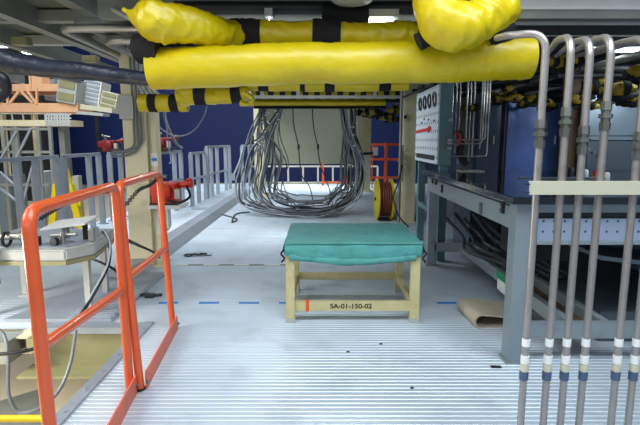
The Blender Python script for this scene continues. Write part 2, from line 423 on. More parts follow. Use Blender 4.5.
# ribbed ramp panel lying on the deck, left
q = [F(52,320,.03),F(116,320,.03),F(134,270,.03),F(100,266,.03)]
mb = MB(); mb.prism([Vector((v.x,v.y,.002)) for v in (Vector((-2.45,3.56,0)),Vector((-1.62,3.56,0)),Vector((-1.62,4.9,0)),Vector((-2.1,4.9,0)))],(0,0,.025))
pan = mb.build('ramp_panel','silver'); tag(pan,'grey ribbed ramp panel lying on the deck under the equipment tray','panel')
mb = MB()
for k in range(30):
    y = 3.6+k*.043; mb.span((-1.98+ .0*k,y,.027),(-1.64,y+.02,.034))
mb.build('ribs','edge',pan)

# ================= BEIGE COLUMN WITH EQUIPMENT (left) =================
cx, cy = -1.965, 5.2
g = thing('support_column','beige steel column left of the deck carrying conduits and an arrow sticker','column',(cx,cy+.12,0))
MB().span((cx-.14,cy,0),(cx+.11,cy+.26,2.43),bev=.006).build('shaft','beige',g)
MB().span((cx+.11,cy+.05,.0),(cx+.19,cy+.2,2.43)).build('flange','beige',g)
MB().span((cx-.19,cy-.03,0),(cx+.22,cy+.3,.02)).build('base_plate','beige',g)
bx = P(131,118,cy-.03)
MB().span((cx-.15,cy-.05,1.62),(cx-.0,cy,1.86),bev=.004).build('junction_box','lgrey',g)
pl = MB().span((cx+.05+.075,cy+.042,1.12),(cx+.2,cy+.05,1.26)).build('sticker','label',g)
mb = MB(); cc = Vector((cx+.162,cy+.039,1.19))
mb.prism([cc+Vector(v) for v in ((-.03,0,0),(-.002,0,.03),(-.002,0,.012),(.03,0,.02),(.03,0,-.02),(-.002,0,-.012),(-.002,0,-.03))],(0,.004,0)); mb.build('arrow','btape',pl)
for k,(dx,zz) in enumerate(((-.01,1.33),(.03,1.3),(.068,1.36))):
    mb = MB(); mb.tube(fillet([(cx+dx,cy-.03,2.4),(cx+dx,cy-.03,zz),(cx+dx-.12-.02*k,cy-.03,zz-.05-.02*k),(cx-.3,cy+.05,zz-.06-.02*k)],.08),.011,8); mb.build('conduit','cable',g)
# white shelf bracket and orange device
g = thing('wall_bracket','white bracket on the right side of the beige column under the orange device','bracket',(-1.72,5.3,.45))
MB().span((cx+.19,5.18,.38),(cx+.235,5.45,.70)).build('back_plate','white',g)
MB().span((cx+.1,5.14,.66),(cx+.46,5.46,.70)).build('shelf','white',g)
MB().span((cx+.235,5.2,.44),(cx+.3,5.3,.66)).build('gusset','white',g)
def device(name, c, s, col, label, cat='winch'):
    c = Vector(c); g = thing(name, label, cat, c)
    MB().box(c+Vector((0,0,.10*s)),(.22*s,.2*s,.2*s),bev=.02*s).build('housing',col,g)
    MB().lathe(c+Vector((.02*s,-.10*s,.12*s)),(0,-1,0),[(0,.06*s),(.05*s,.06*s),(.06*s,.04*s)],18).build('drum_cover',col,g)
    mb = MB(); mb.cyl(c+Vector((.1*s,0,.17*s)),c+Vector((.22*s,-.02*s,.19*s)),.03*s,12); mb.lathe(c+Vector((.2*s,-.02*s,.19*s)),(1,0,.1),[(0,.045*s),(.04*s,.045*s)],14); mb.build('motor',col,g)
    MB().box(c+Vector((-.14*s,-.02*s,.13*s)),(.1*s,.12*s,.1*s),bev=.02*s).build('gear_case',col,g)
    mb = MB(); mb.cyl(c+Vector((-.05*s,-.03*s,.19*s)),c+Vector((-.09*s,-.04*s,.29*s)),.022*s,10); mb.cyl(c+Vector((-.12*s,-.04*s,.28*s)),c+Vector((.02*s,-.05*s,.25*s)),.016*s,10); mb.build('crank_arm','fit',g)
    mb = MB(); mb.tube(catmull([c+Vector((.2*s,-.06*s,.17*s)),c+Vector((.24*s,-.1*s,.08*s)),c+Vector((.16*s,-.14*s,.03*s)),c+Vector((.05*s,-.16*s,.05*s))],5),.012*s,8); mb.build('supply_lead','rubber',g)
    MB().box(c+Vector((.13*s,-.09*s,.1*s)),(.05*s,.06*s,.09*s),bev=.006*s).build('name_block','lgrey',g)
    MB().box(c+Vector((0,0,.008*s)),(.26*s,.22*s,.016*s)).build('mounting_foot','dark',g)
    return g
device('cable_winch',(-1.70,5.3,.70),1.2,'red','large bright red winch on the white bracket beside the beige column')
mb = MB(); mb.tube(catmull([P(165,108,5.3),P(168,140,5.3),P(171,160,5.3),Vector((-1.64,5.25,1.15))],6),.008,6); tag(mb.build('lifting_cord','cablel'),'thin pale cord dropping to the large orange-red winch','cord')

# ================= SILVER RAILINGS =================
def railing(ptsY, x_at, zt, label, z0=0, mid=None, pw=.085):
    ys = ptsY; a = Vector((x_at(ys[0]),ys[0],zt)); b = Vector((x_at(ys[-1]),ys[-1],zt))
    g = thing('guard_railing', label, 'railing', ((a.x+b.x)/2,(a.y+b.y)/2,z0))
    MB().bar(a+Vector((0,-.03,0)),b+Vector((0,.03,0)),.05,.05,bev=.006).build('top_rail','silver',g)
    if mid: MB().bar(a+Vector((0,0,mid-zt)),b+Vector((0,0,mid-zt)),.03,.045).build('middle_rail','silver',g)
    for y in ys: MB().span((x_at(y)-pw/2,y-.02,z0),(x_at(y)+pw/2,y+.02,zt-.02)).build('post','silver',g)
    for y in (ys[0],ys[-1]): MB().span((x_at(y)-.08,y-.05,z0),(x_at(y)+.08,y+.05,z0+.012)).build('foot_plate','silver',g)
    return g
railing([5.1,5.82,6.22,6.72],lambda y:-3.67,1.17,'long silver railing nearest the left edge, before the dark blue wall')
railing([6.9,7.65,8.0],lambda y:-3.67,1.17,'silver railing just left of the beige column')
railing([8.3,8.75],lambda y:-3.62,1.17,'narrow silver railing panel right behind the beige column')
railing([8.05,8.6,9.5,9.95],lambda y:-2.87+.0*y,1.17,'silver railing right of the beige column behind the orange-red winch',mid=.6)
railing([10.15,10.6,11.1],lambda y:-2.72+(y-10.15)*.07,1.12,'slightly lower silver railing right of the winch',mid=.58)
railing([11.25,11.6,12.1,12.9,13.3],lambda y:-2.64+(y-11.25)*.07,1.24,'silver railing between the winch and the hanging cables, taller than its neighbour',mid=.6)
railing([14.2,14.6,15.0],lambda y:-2.3+(y-14.2)*.4,1.24,'short silver railing partly behind the hanging cables',mid=.6)
# far railing in front of the blue wall
g = thing('guard_railing','low white railing far behind the hanging cables before the blue wall','railing',(-.8,20,-1))
MB().bar((-2.6,20,.32),(2.4,20,.32),.06,.07).build('top_rail','white',g)
MB().bar((-2.6,20,-.35),(2.4,20,-.35),.04,.05).build('middle_rail','white',g)
for k in range(9): MB().span((-2.6+k*.62,19.98,-1),(-2.53+k*.62,20.03,.3)).build('post','white',g)
# orange far railing
g = thing('guard_railing','bright orange railing far right of the hanging cables','railing',(2.1,14.2,0))
for z in (1.27,.84,.3): MB().bar((P(370,150,14.2).x,14.2,z),(P(402,150,14.2).x,14.2,z),.04,.07).build('rail','orange',g)
for xx in (386,): MB().span((P(xx-1.5,150,14.2).x,14.17,0),(P(xx+1.5,150,14.2).x,14.22,1.32)).build('post','orange',g)
MB().span((P(372,150,14.2).x,14.17,0),(P(373,150,14.2).x,14.22,1.3)).build('post','orange',g)
MB().span((P(401,150,14.2).x,14.17,0),(P(402,150,14.2).x,14.22,1.3)).build('post','orange',g)
g = thing('guard_railing','orange railing panel seen through the hanging cables','railing',(.2,14.9,0))
for z in (1.0,.3): MB().bar((P(321,150,14.9).x,14.9,z-.2),(P(346,150,14.9).x,14.9,z-.2),.04,.06).build('rail','orange',g)
for xx in (322,345): MB().span((P(xx,150,14.9).x,14.87,0),(P(xx+2,150,14.9).x,14.92,.83)).build('post','orange',g)

# ================= RED CLAMPS / DEVICES ON RAIL =================
device('cable_winch',(-3.62,8.38,1.197),1.0,'dred','dark red winch on the silver railing left of the beige column')
device('cable_winch',(-2.87,8.8,1.197),1.25,'dred','dark red winch on the silver railing just right of the beige column')

# yellow A frame, far left
g = thing('yellow_trestle','yellow A-shaped trestle standing behind the silver railing at left','trestle',(-4.9,9,-1))
ap = P(61,169,9.0); z0=-1
MB().prism([ap+Vector((-.09,0,0)),ap+Vector((.09,0,0)),ap+Vector((.2,0,-.5)),ap+Vector((-.2,0,-.5))],(0,.1,0)).build('head_plate','ypaint',g)
for s in (-1,1): MB().bar(ap+Vector((s*.12,.05,-.3)),Vector((ap.x+s*.42,9.05,-1)),.12,.12).build('leg','ypaint',g)
MB().bar(Vector((ap.x-.3,9.05,.2)),Vector((ap.x+.3,9.05,.2)),.06,.08).build('brace','ypaint',g)

# ================= HALL EQUIPMENT, FAR LEFT =================
def pbox(mb, x0,y0,x1,y1,Y,d,rz=0,bev=0):
    a = P(x0,y0,Y); b = P(x1,y1,Y); c = (a+b)/2
    mb.box((c.x,Y+d/2,c.z),(abs(b.x-a.x),d,abs(a.z-b.z)),m=Matrix.Rotation(rz,4,'Y'),bev=bev); return mb
Y=13.0
g = thing('access_truss','pink-beige truss platform high at the far left','platform',(P(38,92,Y).x,Y,P(38,112,Y).z))
pbox(MB(),-8,84,77,91,Y,1.2).build('upper_deck','pink',g); pbox(MB(),-8,103,78,112,Y,1.2).build('lower_deck','pink',g)
for (a,b,c_,d) in ((6,74,8,104),(10,103,20,90),(16,75,37,104),(20,90,33,103),(37,88,37,104),(0,104,6,90),(30,75,31,88),(0,74,12,74)):
    MB().bar(P(a,b,Y),P(c_,d,Y),.05,.06).build('strut','pink',g)
pbox(MB(),31,73,42,84,Y,.4).build('cabinet','pink',g)
for x in (2,34): MB().bar(P(x,112,Y+.6),(P(x,112,Y+.6).x,Y+.6,-1),.12,.12).build('leg','beige',g)
g = thing('walkway','beige walkway with a white mesh guard under the pink truss','walkway',(P(36,122,12.4).x,12.4,P(36,126,12.4).z))
pbox(MB(),-8,120,70,126,12.2,.7).build('deck','beige',g)
pbox(MB(),-8,113,66,114,12.2,.05).build('hand_rail','lgrey',g)
for x in range(0,66,11): pbox(MB(),x,113,x+1.2,120,12.2,.05).build('baluster','lgrey',g)
pbox(MB(),45,113,71,126,12.15,.03)
mb = MB()
for k in range(9): mb.bar(P(46+k*2.8,114,12.15),P(46+k*2.8,126,12.15),.03,.03)
for k in range(4): mb.bar(P(45,114.5+k*3.6,12.15),P(71,114.5+k*3.6,12.15),.03,.03)
mb.build('mesh_guard','white',g)
for x in (14,62): MB().bar(P(x,126,12.5),(P(x,126,12.5).x,12.5,-1),.14,.14).build('leg','grey',g)
# white equipment racks
def rack(x0,y0,x1,y1,Y,rz,label,shelves,c1='white',c2='lgrey'):
    a=P(x0,y0,Y); b=P(x1,y1,Y); c=(a+b)/2; w=abs(b.x-a.x); h=abs(a.z-b.z); rot=Matrix.Rotation(rz,4,'Y')
    g=thing('equipment_rack',label,'rack',(c.x,Y+.3,c.z-h/2))
    MB().box((c.x,Y+.3,c.z),(w,.6,h),m=rot,bev=.01).build('case',c1,g)
    for k in range(shelves):
        off=rot.to_3x3()@Vector((0,0,h*(-.5+(k+.5)/shelves)))
        MB().box(Vector((c.x,Y-.015,c.z))+off,(w*.84,.03,h/shelves*.62),m=rot).build('panel',c2,g)
    return g
rack(56,78,77,103,12.9,.18,'pale equipment rack with olive panels beside the pink truss',2,'lgrey','olive')
rack(82,80,101,105,13.4,.22,'white ladder-like rack hanging at the far left, middle of the three racks',6,'white','edge')
rack(100,92,117,110,13.0,.25,'white narrow rack nearest the blue wall in the far left group',3,'cream','olive')
mb=MB(); pbox(mb,80,106,112,111,12.8,.5,.13); tag(mb.build('support_shelf','cream'),'cream shelf below the hanging white racks at far left','shelf')
mb=MB(); pbox(mb,76,112,103,115,12.7,.4,.08); tag(mb.build('lamp_tray','lgrey'),'pale blue-grey tray below the cream shelf at far left','tray')
mb=MB(); pbox(mb,43,79,56,100,14.5,.5,0); tag(mb.build('wall_cabinet','edge'),'bluish wall cabinet between the pink truss and the pale rack','cabinet')
# posts holding racks
mb=MB(); mb.span((P(92,80,13.9).x,13.9,-1),(P(95,80,13.9).x,14.0,9)); tag(mb.build('rack_post','dark'),'dark hall post behind the hanging white racks','post')
# scaffold lower left
g=thing('scaffold','dark grey scaffold frame standing behind the left silver railing','scaffold',(P(20,200,9.5).x,9.5,-1))
for x in (3,16,38,50): MB().bar((P(x,150,9.5).x,9.5,-1),(P(x,127,9.5).x,9.5,P(x,126,9.5).z),.06,.06).build('upright','grey',g)
for (a,b,c_,d) in ((0,160,16,132),(16,158,31,128),(22,205,34,160),(0,188,24,207),(0,172,20,190)): MB().bar(P(a,b,9.45),P(c_,d,9.45),.035,.035).build('brace','silver',g)
for y in (129,152,185): MB().bar(P(-4,y,9.5),P(50,y,9.5),.05,.05).build('ledger','grey',g)
for (x0,y0,x1,y1,c_,l) in ((30,172,48,213,'edge','tall blue-grey cabinet behind the left railing beside the yellow trestle'),(-5,176,12,215,'slate2','grey crate behind the left railing at the picture edge')):
    a=P(x0,y0,10.2); b=P(x1,y1,10.2); gg=thing('storage_cabinet',l,'cabinet',((a.x+b.x)/2,10.5,-1))
    MB().span((a.x,10.2,-1),(b.x,10.8,a.z),bev=.01).build('body',c_,gg); MB().span((a.x+.04,10.17,-.9),(b.x-.04,10.2,a.z-.05),bev=.004).build('door',c_,gg)
a=P(-10,75,19); b=P(50,205,19); tag(MB().span((max(a.x-3,-14.9),19,-1),(b.x,19.6,a.z+1)).build('machine_block','dark'),'large dark machine block behind the scaffold at far left','machine')
a=P(57,100,22); tag(MB().span((a.x,22,-1),(a.x+.3,22.3,7)).build('hall_post','grey'),'slim grey hall post standing before the blue wall at left','post')
a=P(73,190,9.6); tag(MB().span((a.x,9.6,-1),(a.x+.12,9.75,P(76,176,9.6).z)).build('bollard','lgrey'),'short pale grey bollard right of the yellow trestle','bollard')

# ================= EQUIPMENT TRAY (left foreground) =================
g=thing('equipment_tray','low silver equipment tray on grey legs behind the nearer orange gate','tray table',(-2.2,3.85,0))
poly=[(-2.75,3.42,.52),(-1.86,3.42,.52),(-1.74,3.62,.52),(-1.86,4.3,.52),(-2.75,4.3,.52)]
mb=MB(); mb.prism(poly,(0,0,.085)); es=[e for e in mb.bm.edges]; bmesh.ops.bevel(mb.bm,geom=es,offset=.012,segments=2,affect='EDGES'); mb.build('tray_body','lgrey',g)
MB().prism([(x*1.0,y,.49) for x,y,z in poly],(0,0,.03)).build('base_trim','olive',g)
MB().prism([(-2.7,3.5,.606),(-1.9,3.5,.606),(-1.83,3.63,.606),(-1.9,4.2,.606),(-2.7,4.2,.606)],(0,0,.006)).build('top_sheet','silver',g)
for (x,y) in ((-1.84,3.68),(-1.95,4.22),(-2.68,3.68),(-2.68,4.22)):
    l=MB().bar((x,y,0.01),(x,y,.5),.045,.045).build('leg','lgrey',g); MB().box((x,y,.008),(.09,.09,.016)).build('foot_plate','lgrey',l)
g=thing('tilted_plate','thin silver plate propped on a post above the equipment tray','plate',(-2.0,3.8,.612))
a=P(47,230,3.6); b=P(96,219,4.1)
MB().box((-2.03,3.85,.735),(.36,.27,.014),m=Matrix.Rotation(-.13,4,'Y')@Matrix.Rotation(.1,4,'X'),bev=.003).build('plate','white',g)
MB().bar((-2.1,3.9,.612),(-2.1,3.9,.72),.04,.04).build('prop','grey',g)
MB().bar((-1.88,3.78,.612),(-1.88,3.78,.75),.03,.03).build('prop','black',g)
g=thing('pipe_clamp','silver pipe with dark coupling resting on the left end of the tray','clamp',(-2.35,3.5,.612))
MB().cyl((-2.75,3.52,.68),(-2.2,3.52,.69),.026,14).build('pipe','steel',g)
MB().lathe((-2.2,3.52,.69),(1,0,0),[(-.03,.04),(.06,.04),(.07,.03)],16).build('coupling','fit',g)
MB().torus((-2.33,3.5,.67),(1,0,0),.05,.012,18,8).build('seal_ring','rubber',g)
MB().span((-2.7,3.46,.612),(-2.45,3.58,.66),bev=.005).build('saddle','dark',g)
g=thing('hand_valve','small steel valve with black wheel in the middle of the tray','valve',(-1.98,3.62,.612))
MB().cyl((-1.98,3.62,.612),(-1.98,3.62,.70),.02,12).build('body','steel',g); MB().lathe((-2.0,3.57,.64),(-.4,-1,0),[(0,.035),(.03,.035)],16).build('handwheel','rubber',g)
MB().cyl((-2.08,3.64,.67),(-1.88,3.64,.68),.014,10).build('stem_pipe','steel',g)
for k,(x,y,h,c_,l) in enumerate(((-1.8,3.72,.1,'steel','steel pin at the right rim of the tray'),(-1.86,3.9,.08,'lgrey','short grey connector on the back right corner of the tray'),(-2.14,3.56,.07,'dark','dark block in front of the tilted plate'))):
    tag(MB().box((x,y,.61+h/2),(.045,.045,h),bev=.008).build('fitting',c_),l,'fitting')
# hanging clump left edge
mb=MB()
for k in range(4): mb.tube(catmull([(-2.42+.02*k,3.4,.66),(-2.40+.02*k,3.37,.56),(-2.43+.03*k,3.38,.45),(-2.39+.015*k,3.4,.36)],5),.008,6)
tag(mb.build('strap_bundle','teal'),'greenish straps hanging off the left front edge of the tray','straps')
# hoses at left
mb=MB(); mb.tube(catmull([P(103,232,3.75),P(109,240,3.6),P(109,262,3.4),P(97,288,3.3),P(78,318,3.1),P(50,342,2.9),P(20,352,2.8),P(-15,355,2.8)],8),.012,10)
tag(mb.build('air_hose','rubber'),'black hose curving from the tray down behind the nearer gate','hose')
mb=MB(); mb.tube(catmull([P(104,230,3.72),P(110,244,3.5),P(107,266,3.35),P(93,292,3.25),P(80,316,3.15)],8),.006,8)
tag(mb.build('signal_cable','cablel'),'thin pale cable running beside the black hose from the tray','cable')
mb=MB(); mb.tube(catmull([P(76,330,3.25),P(70,365,3.1),P(58,392,3.0),P(40,408,2.9),P(20,412,2.9),P(9,395,2.9),P(8,360,3.0),P(4,335,3.1),P(-10,325,3.2)],8),.011,8)
tag(mb.build('drain_hose','cable'),'grey hose looping down through the opening at lower left','hose')

# ================= MAIN BENCH (right) =================
BX0,BX1,BY0,BY1=1.185,4.4,2.86,5.36
g=thing('inspection_bench','large grey steel bench with a polished black top on the right','bench',(2.6,4.1,0))
MB().span((BX0-.045,BY0-.05,1.022),(BX1,BY1,1.066),bev=.004).build('bench_top','top',g)
for (x,y,w) in ((BX0,BY0,.088),(BX0+.02,BY1-.1,.1),(BX1-.15,BY0,.115),(BX1-.15,BY1-.1,.1)):
    l=MB().span((x,y,.012),(x+w,y+.11,1.022),bev=.004).build('leg','tgrey',g); MB().span((x-.012,y-.01,0),(x+w+.012,y+.12,.014)).build('foot_plate','tgrey',l)
ap=MB().span((BX0+.02,BY0+.11,.845),(BX0+.05,BY1-.1,1.02)).build('side_apron','tgrey',g)
MB().span((BX0+.005,BY0+.11,.988),(BX0+.02,BY1-.1,.994)).build('seam','dark',ap)
for (y,z,s) in ((3.12,.97,1),(3.55,.90,1),(4.7,.93,.9),(4.95,.98,.8),(5.1,.98,.8)):
    l=MB().span((BX0+.004,y-.025*s,z-.045*s),(BX0+.02,y+.025*s,z+.04*s),bev=.003).build('latch','dark' if y!=3.55 else 'fit',ap)
    MB().cyl((BX0-.004,y,z),(BX0+.006,y,z),.012,8).build('latch_pin','steel',l)
fa=MB().span((BX0+.088,BY0+.02,.965),(BX1-.15,BY0+.06,1.02)).build('front_apron','tgrey',g)
MB().span((BX0+.088,BY0+.03,.79),(BX1-.15,BY0+.07,.925)).build('riveted_beam','rivet',g)
MB().span((BX0+.088,BY0+.05,.925),(BX1-.15,BY0+.08,.965)).build('gap_shade_strip','dark',g)  # solid dark strip standing in for the shaded gap above the beam
MB().span((BX0+.088,BY0+.0,.77),(BX1-.15,BY0+.07,.79)).build('beam_flange','tgrey',g)
MB().span((BX0+.088,BY0+.02,.16),(BX1-.15,BY0+.07,.26)).build('front_lower_rail','tgrey',g)
MB().span((BX0+.1,BY1-.1,.16),(BX1,BY1-.05,.26)).build('rear_lower_rail','tgrey',g)
sr=MB().span((1.575,BY0+.08,.16),(1.625,BY1-.1,.26),bev=.003).build('inner_rail','tgrey',g)
MB().span((1.80,BY0+.08,.16),(1.85,BY1-.1,.26),bev=.003).build('inner_rail','tgrey',g)
s1=MB().span((1.569,3.75,.20),(1.576,4.15,.255)).build('green_label','gtape',sr)
s2=MB().span((1.566,3.72,.10),(1.576,4.1,.195)).build('white_label','label',sr)
text_mesh('OT',.095,'red_letters','rink',s2,(1.5655,3.85,.145),FACE_LEFT)
MB().span((1.625,BY0+.1,.15),(1.80,BY1-.12,.185)).build('lower_board','wood',g)
for k,(x0,x1) in enumerate(((1.95,2.9),)):
    tag(MB().span((x0,3.2,.0),(x1,5.0,.22),bev=.01).build('storage_chest','slate'),'dark slate storage chest on the deck underneath the bench','chest')
for k,(y0,y1,l) in enumerate(((4.1,4.45,'nearer'),(4.55,5.0,'farther'))):
    tag(MB().span((1.63,y0,.186),(1.79,y1,.36),bev=.01).build('tool_box','dark'),f'{l} dark tool box on the lower board beneath the bench','box')
for k in range(5):
    xx=BX0+.2+.1*k
    mb=MB(); mb.tube(catmull([(xx,5.2,.55+.05*(k%2)),(xx+.1,4.9,.4),(xx+.05,4.6,.33+.03*k),(xx+.25,4.2,.3),(xx+.35,3.9,.26)],6),.02,8)
    tag(mb.build('under_bench_hose','cabled'),'dark hose in the tangle sagging below the bench','hose','hoses tangled below the bench')
tag(MB().span((1.42,3.3,.56),(1.75,3.7,1.05)).build('drawer_unit','black'),'black drawer unit hung under the front corner of the bench','drawer unit')
tag(MB().box((2.7,3.5,.5),(1.5,.5,.03),m=Matrix.Rotation(.12,4,'Y')).build('slanted_board','slate2'),'grey slanted board leaning under the bench behind the tube row','board')
# folded mat
g=MB(); g.sm=True
c=F(488,318); cxm,cym=1.24,3.62
def ribbon(mb,prof,x0,x1,th,rz,org):
    rot=Matrix.Rotation(rz,4,'Z'); n=len(prof); rows=[]
    for i,(u,z) in enumerate(prof):
        a=prof[max(i-1,0)]; b=prof[min(i+1,n-1)]; t=Vector((b[0]-a[0],0,b[1]-a[1])).normalized(); nn=Vector((-t.z,0,t.x))
        for sgn in (0,1):
            for yy in (x0,x1):
                p=Vector((u,yy,z))+nn*th*sgn; rows.append(mb.bm.verts.new(org+(rot@p)))
    for i in range(n-1):
        a=rows[i*4:i*4+4]; b=rows[i*4+4:i*4+8]
        mb.bm.faces.new((a[0],a[1],b[1],b[0])); mb.bm.faces.new((a[2],b[2],b[3],a[3])); mb.bm.faces.new((a[0],b[0],b[2],a[2])); mb.bm.faces.new((a[1],a[3],b[3],b[1]))
    mb.bm.faces.new((rows[0],rows[2],rows[3],rows[1])); r=rows[-4:]; mb.bm.faces.new((r[0],r[1],r[3],r[2]))
pf=[(.36,.002),(.2,.002),(.06,.004)]+[(.035-.045*math.sin(a*math.pi/8),.05-.045*math.cos(a*math.pi/8)) for a in range(0,9)]+[(.15,.083),(.3,.06),(.42,.045)]
ribbon(g,pf,-.19,.19,.014,.06,Vector((1.17,3.63,0)))
tag(g.build('folded_mat','tan'),'tan felt mat folded double on the deck against the bench leg','mat')
# items on bench top
for (x,y,h,c_,l) in ((596,176,.05,'red','small red cap on the bench top behind the clamp bar'),(606,178,.05,'white','small white cup on the bench top beside the red cap'),(571,173,.06,'dark','small dark fitting on the bench top left of the red cap'),(585,174,.045,'white','white stopper on the bench top, left of the red cap')):
    p=P(x,y,4.9); d=ray(x,y); t_=(1.066-H)/d.z; yy=min(max(d.y*t_,3.6),5.2); p=Vector((d.x/d.y*yy,yy,1.066))
    mb=MB(); mb.lathe(p,(0,0,1),[(0,.03),(h*.7,.03),(h,.018)],14); tag(mb.build('bottle_cap',c_),l,'fitting')
tag(MB().span((1.75,4.2,1.066),(2.5,4.26,1.076),bev=.003).build('straight_edge','slate2'),'grey straightedge lying across the far part of the black bench top','straightedge')

# ================= MACHINES BEHIND BENCH =================
def cabinet(x0,x1,Y,zt,body,label,doors=1,dm=None,d=.7,zb=0):
    g=thing('machine_cabinet',label,'cabinet',((x0+x1)/2,Y+d/2,zb))
    MB().span((x0,Y,zb),(x1,Y+d,zt),bev=.008).build('body',body,g)
    w=(x1-x0)/doors
    for k in range(doors):
        dd=MB().span((x0+k*w+.03,Y-.02,zb+1.0),(x0+(k+1)*w-.03,Y,zt-.08),bev=.006).build('door',dm or body,g)
        MB().cyl((x0+(k+1)*w-.08,Y-.03,zb+1.35),(x0+(k+1)*w-.08,Y-.03,zb+1.45),.01,8).build('handle','steel',dd)
    return g
cabinet(P(473,150,5.7).x,P(499,150,5.7).x,5.7,1.93,'navy','dark navy cabinet behind the bench, nearest the hanging thin tubes')
cabinet(P(503,150,5.9).x,P(560,150,5.9).x,5.9,1.92,'navy','dark cabinet with a glossy blue door behind the bench',1,'bglass')
mb=MB(); mb.span((P(563,150,5.6).x,5.6,0),(P(576,150,5.6).x,5.72,2.2)); tag(mb.build('machine_post','wood'),'brown post between the blue door cabinet and the grey cabinet','post')
g=cabinet(P(584,150,5.45).x,P(668,150,5.45).x,5.45,1.95,'slate','wide grey cabinet with a pale band at the right behind the bench',1,'slate')
MB().span((P(586,150,5.42).x,5.405,1.40),(P(666,150,5.42).x,5.43,1.44)).build('pale_band','slate2',g)
MB().span((P(586,150,5.42).x,5.41,1.45),(P(666,150,5.42).x,5.43,1.86)).build('upper_door','slate2',g)
for k in range(3): MB().cyl((3.0+.06*k,5.40,1.30-.03*k),(3.0+.06*k,5.43,1.30-.03*k),.012,8).build('knob','steel',g)
tag(MB().span((P(500,150,8).x,8,0),(5.2,8.25,2.04)).build('partition_panel','dark'),'dark partition panel behind the cabinets at the right','panel')

# pegboard panel
g=thing('perforated_panel','white perforated panel with teal edge and red arrow behind the bench','panel',(1.4,6.05,0))
MB().span((1.33,5.42,1.12),(1.47,6.7,2.02),bev=.004).build('panel_body','teal',g)
face=MB().span((1.315,5.43,1.13),(1.33,6.68,2.01)).build('perforated_face','peg',g)
for k in range(4):
    MB().torus((1.31,5.62+.26*k,1.86),(1,0,.0),.085,.014,18,8,sx=.75).build('ring_grommet','rubber',face)
for (y,z) in ((5.62,1.62),(5.9,1.64),(6.15,1.66),(5.8,1.55),(6.3,1.62)): MB().box((1.31,y,z),(.008,.05,.02)).build('slot','rubber',face)
mb=MB(); mb.bar((1.308,6.6,1.51),(1.308,5.85,1.53),.008,.035); mb.prism([(1.304,5.88,1.49),(1.304,5.88,1.57),(1.304,5.72,1.535)],(.008,0,0)); mb.build('red_arrow','rink',face)
MB().span((1.305,5.55,1.17),(1.315,6.55,1.225),bev=.003).build('vent_slot','rubber',face)
for y in (5.45,6.6):
    MB().span((1.36,y,.012),(1.45,y+.09,1.12)).build('leg','teal',g)
MB().span((1.36,5.54,.5),(1.42,6.6,.56)).build('cross_rail','teal',g)
for k,z in enumerate((1.62,1.40,1.365,1.31)):
    for_=MB().box((1.44,5.40,z),(.05,.05,.03),bev=.004).build('tube_fitting','steel',g)
# hanging thin tubes beside panel
for k in range(7):
    x=1.50+.055*k; zb=(1.10,1.25,1.12,1.36,1.12,1.2,1.3)[k]
    mb=MB(); mb.cyl((x,5.55+.05*(k%3),zb),(x,5.55+.05*(k%3),2.44),.008+.004*(k%2),8)
    tag(mb.build('thin_tube','steel'),'thin vertical steel tube right of the perforated panel','tube','thin tubes beside the perforated panel')
for k,(z,xr_) in enumerate(((1.40,1.83),(1.36,1.80),(1.22,1.86))):
    mb=MB(); mb.tube(fillet([(1.45,5.39,z),(xr_,5.39,z),(xr_,5.39,2.44)],.04),.009,8)
    tag(mb.build('bent_tube','steel'),('upper','middle','lowest')[k]+' bent steel tube running right from the perforated panel then up','tube')
mb=MB(); mb.tube(catmull([(1.56,5.5,1.5),(1.6,5.48,1.38),(1.58,5.47,1.25),(1.66,5.45,1.12)],6),.035,10,nz=.3,nf=20); tag(mb.build('wire_bunch','black'),'black wire bunch hanging between the thin tubes and the panel','wires')
mb=MB(); mb.tube(catmull([(1.5,5.36,1.5),(1.55,5.37,1.42),(1.53,5.38,1.34)],5),.022,8,nz=.25,nf=20); tag(mb.build('valve_grip','dred'),'dark red valve grip beside the perforated panel','valve')
tag(MB().span((1.5,5.1,1.066),(1.75,5.3,1.076),bev=.004).build('paper_sheet','lgrey'),'pale sheet on the back left corner of the black bench top','sheet')

# ================= COLUMNS BEHIND =================
def column(cx,cy,w,zt,label,m='beige',gr=None):
    zt = 2.29 if cy==12 else 2.44
    g=thing('support_column',label,'column',(cx,cy,0),gr)
    MB().span((cx-w/2,cy-w/2,0),(cx+w/2,cy+w/2,zt),bev=.006).build('shaft',m,g)
    MB().span((cx-w*.7,cy-w*.7,0),(cx+w*.7,cy+w*.7,.02)).build('base_plate',m,g)
    return g
g=column(1.50,8.2,.22,2.44,'beige column just left of the perforated panel')
MB().span((1.385,8.0,1.75),(1.42,8.09,1.80)).build('bracket','dark',g)
gg=thing('valve_assembly','steel valve fittings clamped to the beige column near the hose reel','valve',(1.38,7.98,.95))
MB().cyl((1.36,7.98,.72),(1.36,7.98,1.32),.02,10).build('riser','cream',gg)
for z in (.95,1.06,1.18): MB().box((1.36,7.97,z),(.11,.08,.06),bev=.01).build('valve_body','cream',gg)
MB().cyl((1.28,7.96,1.06),(1.44,7.96,1.06),.018,10).build('cross_pipe','steel',gg)
tag(MB().cyl((1.31,7.9,0),(1.31,7.9,2.44),.025,12).build('standing_pipe','grey'),'slim grey pipe standing left of the beige column by the panel','pipe')
mb=MB(); mb.tube(catmull([(1.33,7.82,1.0),(1.27,7.8,.7),(1.2,7.78,.5),(1.24,7.78,.3),(1.3,7.75,.15),(1.42,7.6,.02)],6),.014,8); tag(mb.build('drain_hose','rubber'),'black hose hanging down beside the beige column and hose reel','hose')
g=column(P(364,150,13.3).x,13.3,.34,2.44,'far beige column right of the hanging cables')
